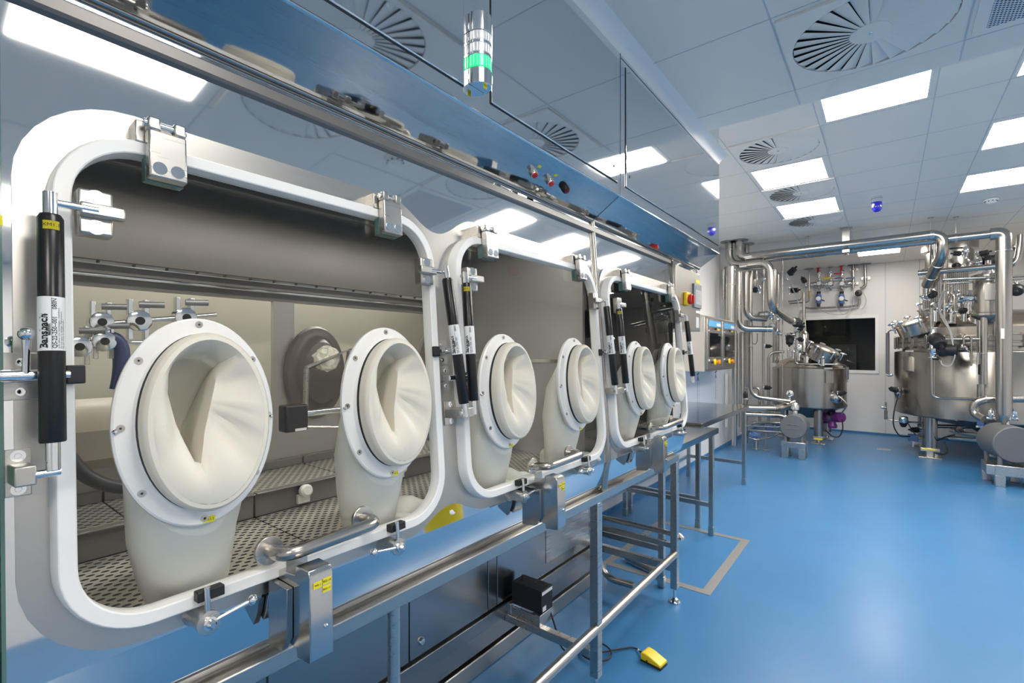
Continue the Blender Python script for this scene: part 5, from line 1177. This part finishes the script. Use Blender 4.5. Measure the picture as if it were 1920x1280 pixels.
for a in (('black cone valve on the slim downpipe, upper', (1750, 628, 8.7), (0, 0, 1), (.25, -.8, -.6), 2.3, BLKM), ('black bullet-shaped valve lying level on the slim downpipe', (1749, 656, 8.66), (0, 0, 1), (1, -.30, 0), 2.4, BLKM), ('small valve lowest on the slim downpipe', (1747, 670, 8.66), (0, 0, 1), (1, -.4, -.2), .75, BLKM),
          ('black round valve under the slanting stub', (1751, 549, 9.0), (0, 0, 1), (-.2, -.8, -.3), 1.4, BLKM), ('black valve lying on top of the agitator case', (1832, 492, 9.2), (-1, -.3, 0), (1, .1, .1), 2.2, BLKM), ('chrome valve standing on the agitator case', (1811, 478, 9.2), (0, 0, 1), (0, 0, 1), 1.1, CHR),
          ('dark valve pointing right above the agitator case', (1832, 478, 9.3), (0, 0, 1), (1, -.1, .25), 1.1, DKG), ('dark valve pointing left above the agitator case', (1806, 475, 9.2), (0, 0, 1), (-1, -.1, .1), 1.0, DKG), ('black valve in front of the agitator case', (1800, 497, 9.1), (1, 0, .2), (-.6, -.7, -.1), 1.0, BLKM),
          ('chrome valve pair under the slanting pipe', (1858, 507, 8.7), (0, 0, 1), (0, -.3, -1), 1.0, CHR), ('blue-grey valve under the slanting pipe', (1849, 512, 8.7), (0, 0, 1), (0, -1, .2), 1.0, CLEAR), ('black valve on the lid beside the filter housing', (1800, 584, 9.0), (1, 0, 0), (.3, -.8, .1), 1.1, BLKM),
          ('chrome hose valve on the lid', (1773, 579, 9.0), (1, 0, .3), (.4, -.6, .6), 1.0, CHR), ('dark valve high at the right edge', (1905, 466, 8.6), (0, 0, 1), (-.8, -.5, .2), 1.1, DKG), ('black camera-like device with a blue light right of the vertical pipe', (1908, 540, 8.5), (0, 0, 1), (-.2, -1, -.3), 1.9, BLKM),
          ('chrome clamp valve on the U-bent pipe outlet', (1858, 784, 8.2), (1, 0, 0), (0, 0, 1), .9, CHR), ('chrome clamp valve right of the fat vertical pipe foot', (1900, 785, 8.1), (1, 0, 0), (0, -.3, 1), .9, CHR), ('small valve beneath the big tank', (1838, 800, 8.8), (1, 0, 0), (0, -.3, 1), .9, BLUEV), ('dark valve block under the big tank', (1797, 806, 9.0), (1, 0, 0), (0, -1, .2), 1.3, BLKM),
          ('chrome valve cluster hooked on the big tank front', (1804, 650, 8.75), (0, 0, 1), (.4, -.8, -.4), .8, CHR), ('black valve behind the big tank rear leg', (1726, 806, 10.1), (0, 0, 1), (-1, -.4, 0), 1.2, BLKM), ('chrome valve where the stub meets the lid', (1745, 558, 9.1), (.3, 0, 1), (-1, -.3, .2), 1.0, CHR)):
    valve(a[0], at(*a[1]), a[2], a[3], a[4], cap=a[5])
t = thing('gate_handle', 'flat steel lever plate sticking out left of the slanting stub', 'lever', at(1740, 521, 8.9)); p = at(1738, 521, 8.9); mb().box(p, (.16, .04, .03)).build('plate', BRU, t, bevel=.004); m = mb(); m.tube([at(1737, 535, 8.95), at(1737, 550, 8.95)], .009, n=8); m.build('rod', CHR, t)
pipe('low run of pipe under the big tank', [at(1783, 806, 9.0), at(1804, 812, 8.9), at(1870, 821, 8.5)], .03, .1); pipe('long low pipe behind the legs of the big tank', [at(1720, 798, 10.3), at(1830, 800, 10.3), at(1990, 803, 10.3)], .03); pipe('flat steel channel under the big tank', [at(1780, 821, 9.2), at(1870, 828, 8.9)], .03, mt=BRUL)
hose('pale hose twisting over the lid of the big tank', [at(1768, 545, 8.9), at(1758, 575, 8.8), at(1768, 600, 8.7), at(1783, 620, 8.62), at(1786, 640, 8.6)], .010)
hose('second pale hose twisting over the lid', [at(1771, 545, 8.9), at(1766, 565, 8.85), at(1760, 582, 8.75), at(1778, 606, 8.65), at(1788, 650, 8.55), at(1792, 668, 8.55), at(1782, 688, 8.6), at(1766, 684, 8.62), at(1764, 676, 8.64)], .007)
hose('pale hose bundle below the big tank beside the right pump', [at(1838, 806, 8.6), at(1842, 835, 8.4), at(1850, 850, 8.3), at(1862, 855, 8.25), at(1872, 845, 8.2)], .012, mat('cream_hose', (.66, .64, .52), .5)); hose('second pale hose below the big tank', [at(1862, 836, 8.4), at(1845, 842, 8.4), at(1848, 853, 8.35), at(1866, 856, 8.3)], .010, TUBEW)
hose('black cable on the floor behind the front leg of the big tank', [at(1770, 828, 9.2), at(1778, 846, 9.1), at(1772, 852, 9.1), at(1755, 850, 9.2)], .010, BLKM); hose('black cable slung between the leg and the valve block', [at(1752, 828, 9.4), at(1775, 818, 9.2), at(1790, 815, 9.1)], .010, BLKM)
wb = thing('waste_bin', 'yellow lidded bin off to the right, mirrored in the steel below the windows', 'bin', (1.62, 3.35, 0))
m = mb(); m.lathe([(.17, 0), (.19, .02), (.21, .50), (.215, .52)], (1.62, 3.35, 0), n=28); m.build('body', YELP, wb); m = mb(); m.lathe([(.22, .52), (.225, .56), (.20, .59), (0, .60)], (1.62, 3.35, 0), n=28); m.build('lid', WHT, wb)
fl_ = thing('floor_drain', 'small steel drain plate in the blue floor near the big tank', 'floor drain', (-.03, 9.7, 0)); mb().bx(-.12, .06, 9.62, 9.80, 0, .004).build('plate', BRU, fl_, flat=True)

# ------------------------------------------------------------------ inside the isolator
def boss(label, p, s=1.):
    t = thing('rod_clamp', label, 'clamp', p, 'rod clamps inside the isolator'); p = Vector(p)
    m = mb(); m.lathe([(.018 * s, -.02 * s), (.026 * s, -.018 * s), (.026 * s, .018 * s), (.018 * s, .02 * s)], p, (1, 0, 0), 18)
    for dy in (-.016, .016): m.box(p + Vector((0, dy * s, .03 * s)), (.022 * s, .010 * s, .045 * s)); m.box(p + Vector((0, dy * s, -.03 * s)), (.022 * s, .010 * s, .03 * s))
    m.build('body', CHR, t, bevel=.001); m = mb(); m.cyl(p + Vector((.01, 0, .04 * s)), p + Vector((.02, .05 * s, .042 * s)), .008 * s, n=12); m.build('handle', GREYM, t); m = mb(); m.lathe([(.010 * s, .0205 * s), (.010 * s, .022 * s), (0, .022 * s)], p, (1, 0, 0), 12); m.build('bore', INK, t)
XI = -1.45
def ai(u, v, X=XI): return atx(u, v, X)
for l_, a, b in (('upper clamp rod behind the first window', ai(185, 608), ai(405, 590)), ('lower clamp rod behind the first window', ai(140, 642), ai(270, 642))):
    t = thing('clamp_rod', l_, 'rod', a, 'clamp rods inside the isolator'); m = mb(); m.cyl(a, b, .006, n=12); m.build('rod', CHR, t); m = mb(); m.cyl(a.lerp(b, .02), a.lerp(b, .10), .010, n=12); m.build('grip', GREYM, t)
boss('rod clamp left of the first glove port, upper middle', ai(258, 602)); boss('rod clamp just above the first glove port', ai(345, 596)); boss('rod clamp at the left end of the upper rod', ai(188, 604), .9); boss('rod clamp at the head of the blue hose', ai(193, 640), .9); boss('rod clamp half hidden at the left frame', ai(146, 650), .9)
t = thing('blue_hose', 'dark blue hose bending down behind the first glove port', 'hose', ai(200, 640)); m = mb(); m.tube([ai(197, 636), ai(214, 634), ai(226, 650), ai(229, 680), ai(226, 710), ai(222, 730)], .0175, fil=.05, n=14); m.build('hose', HOSE, t)
t = thing('ribbed_hose', 'grey ribbed hose sagging across the lower left of the first window', 'hose', ai(140, 860)); m = mb(); m.tube([ai(120, 845), ai(150, 885), ai(185, 905), ai(225, 915), ai(270, 912)], .016, fil=.05, n=12); m.build('hose', DKG, t)
t = thing('glass_trough', 'long curved tan trough along the back of the isolator chamber', 'trough', (-1.7, .4, 1.38)); m = mb(); m.loft([[(x, y, z) for x, z in ((-1.76, 1.42), (-1.70, 1.395), (-1.66, 1.34), (-1.68, 1.26), (-1.76, 1.22))] for y in (.07, .55)], cap0=True, cap1=True); m.build('trough', mat('tan_plastic', (.42, .38, .31), .35), t)
def back_arm(Y, z, label):
    t = thing('rear_glove', label, 'glove', (-1.78, Y, z), 'dark gloves on the rear ports')
    M = Matrix.Translation((-1.795, Y, z)); m = mb(M); m.loft([ring3(ellipse(0, 0, a, b, 40), x) for a, b, x in ((.125, .18, 0), (.128, .183, .01), (.12, .175, .022), (.10, .15, .024), (.09, .14, .03), (.075, .12, .06), (.03, .05, .08))], cap1=True); m.build('ring_and_sleeve', SMOKE, t)
back_arm(1.02, 1.47, 'dark arched rear glove between the two near glove ports'); back_arm(1.66, 1.48, 'dark rear glove seen through the middle window')
hb_ = thing('camera_box', 'black box on an arm behind the first window, between the glove ports', 'camera', ai(550, 783, -1.5)); p = ai(550, 783, -1.5); mb().box(p, (.05, .075, .085)).build('housing', BLKM, hb_, bevel=.006); m = mb(); m.cyl(p + Vector((0, .03, .01)), p + Vector((0, .26, .012)), .011, n=14); m.build('arm', CHR, hb_); mb().box(p + Vector((.0255, .012, -.036)), (.001, .038, .008)).build('white_label', LBL, hb_)
fr_ = thing('open_frame', 'slanted steel open frame holding a crumpled bag behind the near window', 'frame', ai(620, 720, -1.6)); m = mb(); q = [ai(575, 690, -1.6), ai(655, 655, -1.6), ai(640, 800, -1.6), ai(572, 800, -1.6)]; m.tube(q + [q[0]], .010, n=8); m.build('frame', BRU, fr_)
bg = thing('crumpled_bag', 'crumpled pale plastic bag hanging in the steel frame', 'bag', ai(610, 690, -1.62)); m = mb(); p = ai(612, 672, -1.62); m.ball(p, .055, 18, (.35, .9, .8)); m.v = [q + Vector((random.uniform(-.006, .006), random.uniform(-.006, .006), random.uniform(-.006, .006))) for q in m.v]; m.build('bag', CREAM, bg, flat=True)

# ------------------------------------------------------------------ service gap behind the isolator: unseen lamp added to light the rear panes
sl = thing('fill_strip', 'unseen strip light added behind the isolator to light the rear panes', 'light', (-2.08, .8, 2.3))
mb().bx(XL + .001, XL + .05, .0, 1.7, 2.02, 2.10).build('housing', WHT, sl, bevel=.004); mb().bx(XL + .05, XL + .056, .02, 1.68, 2.03, 2.09).build('diffuser', LAMPD, sl, flat=True)
mb().bx(-1.93, -1.90, -.3, 3.0, 1.30, 1.74).build('rear_corridor_panel', CREAM, iso, flat=True) if False else None
struct('trim_4', mb().bx(XL, XL + .004, -.6, 3.0, .95, 2.0), CREAM)

t = thing('alarm_sounder', 'dark red alarm sounder on the ceiling, seen mirrored in the middle window glass', 'alarm', (1.88, 5.33, ZF))
m = mb(); m.lathe([(.07, 0), (.07, -.03), (.05, -.035)], (1.88, 5.33, ZF), n=20); m.build('base', WHT, t); m = mb(); m.lathe([(.085, -.03), (.09, -.05), (.085, -.13), (.06, -.15), (0, -.155)], (1.88, 5.33, ZF), n=22); m.build('horn', RED, t)

# ------------------------------------------------------------------ world and colour management
wd = bpy.data.worlds.new('world'); SC.world = wd; wd.use_nodes = True
wd.node_tree.nodes['Background'].inputs['Color'].default_value = (.5, .55, .6, 1); wd.node_tree.nodes['Background'].inputs['Strength'].default_value = .05
vs = SC.view_settings; vs.view_transform = 'Standard'; vs.look = 'None'; vs.gamma = 1; vs.use_curve_mapping = False; vs.exposure = 0.55
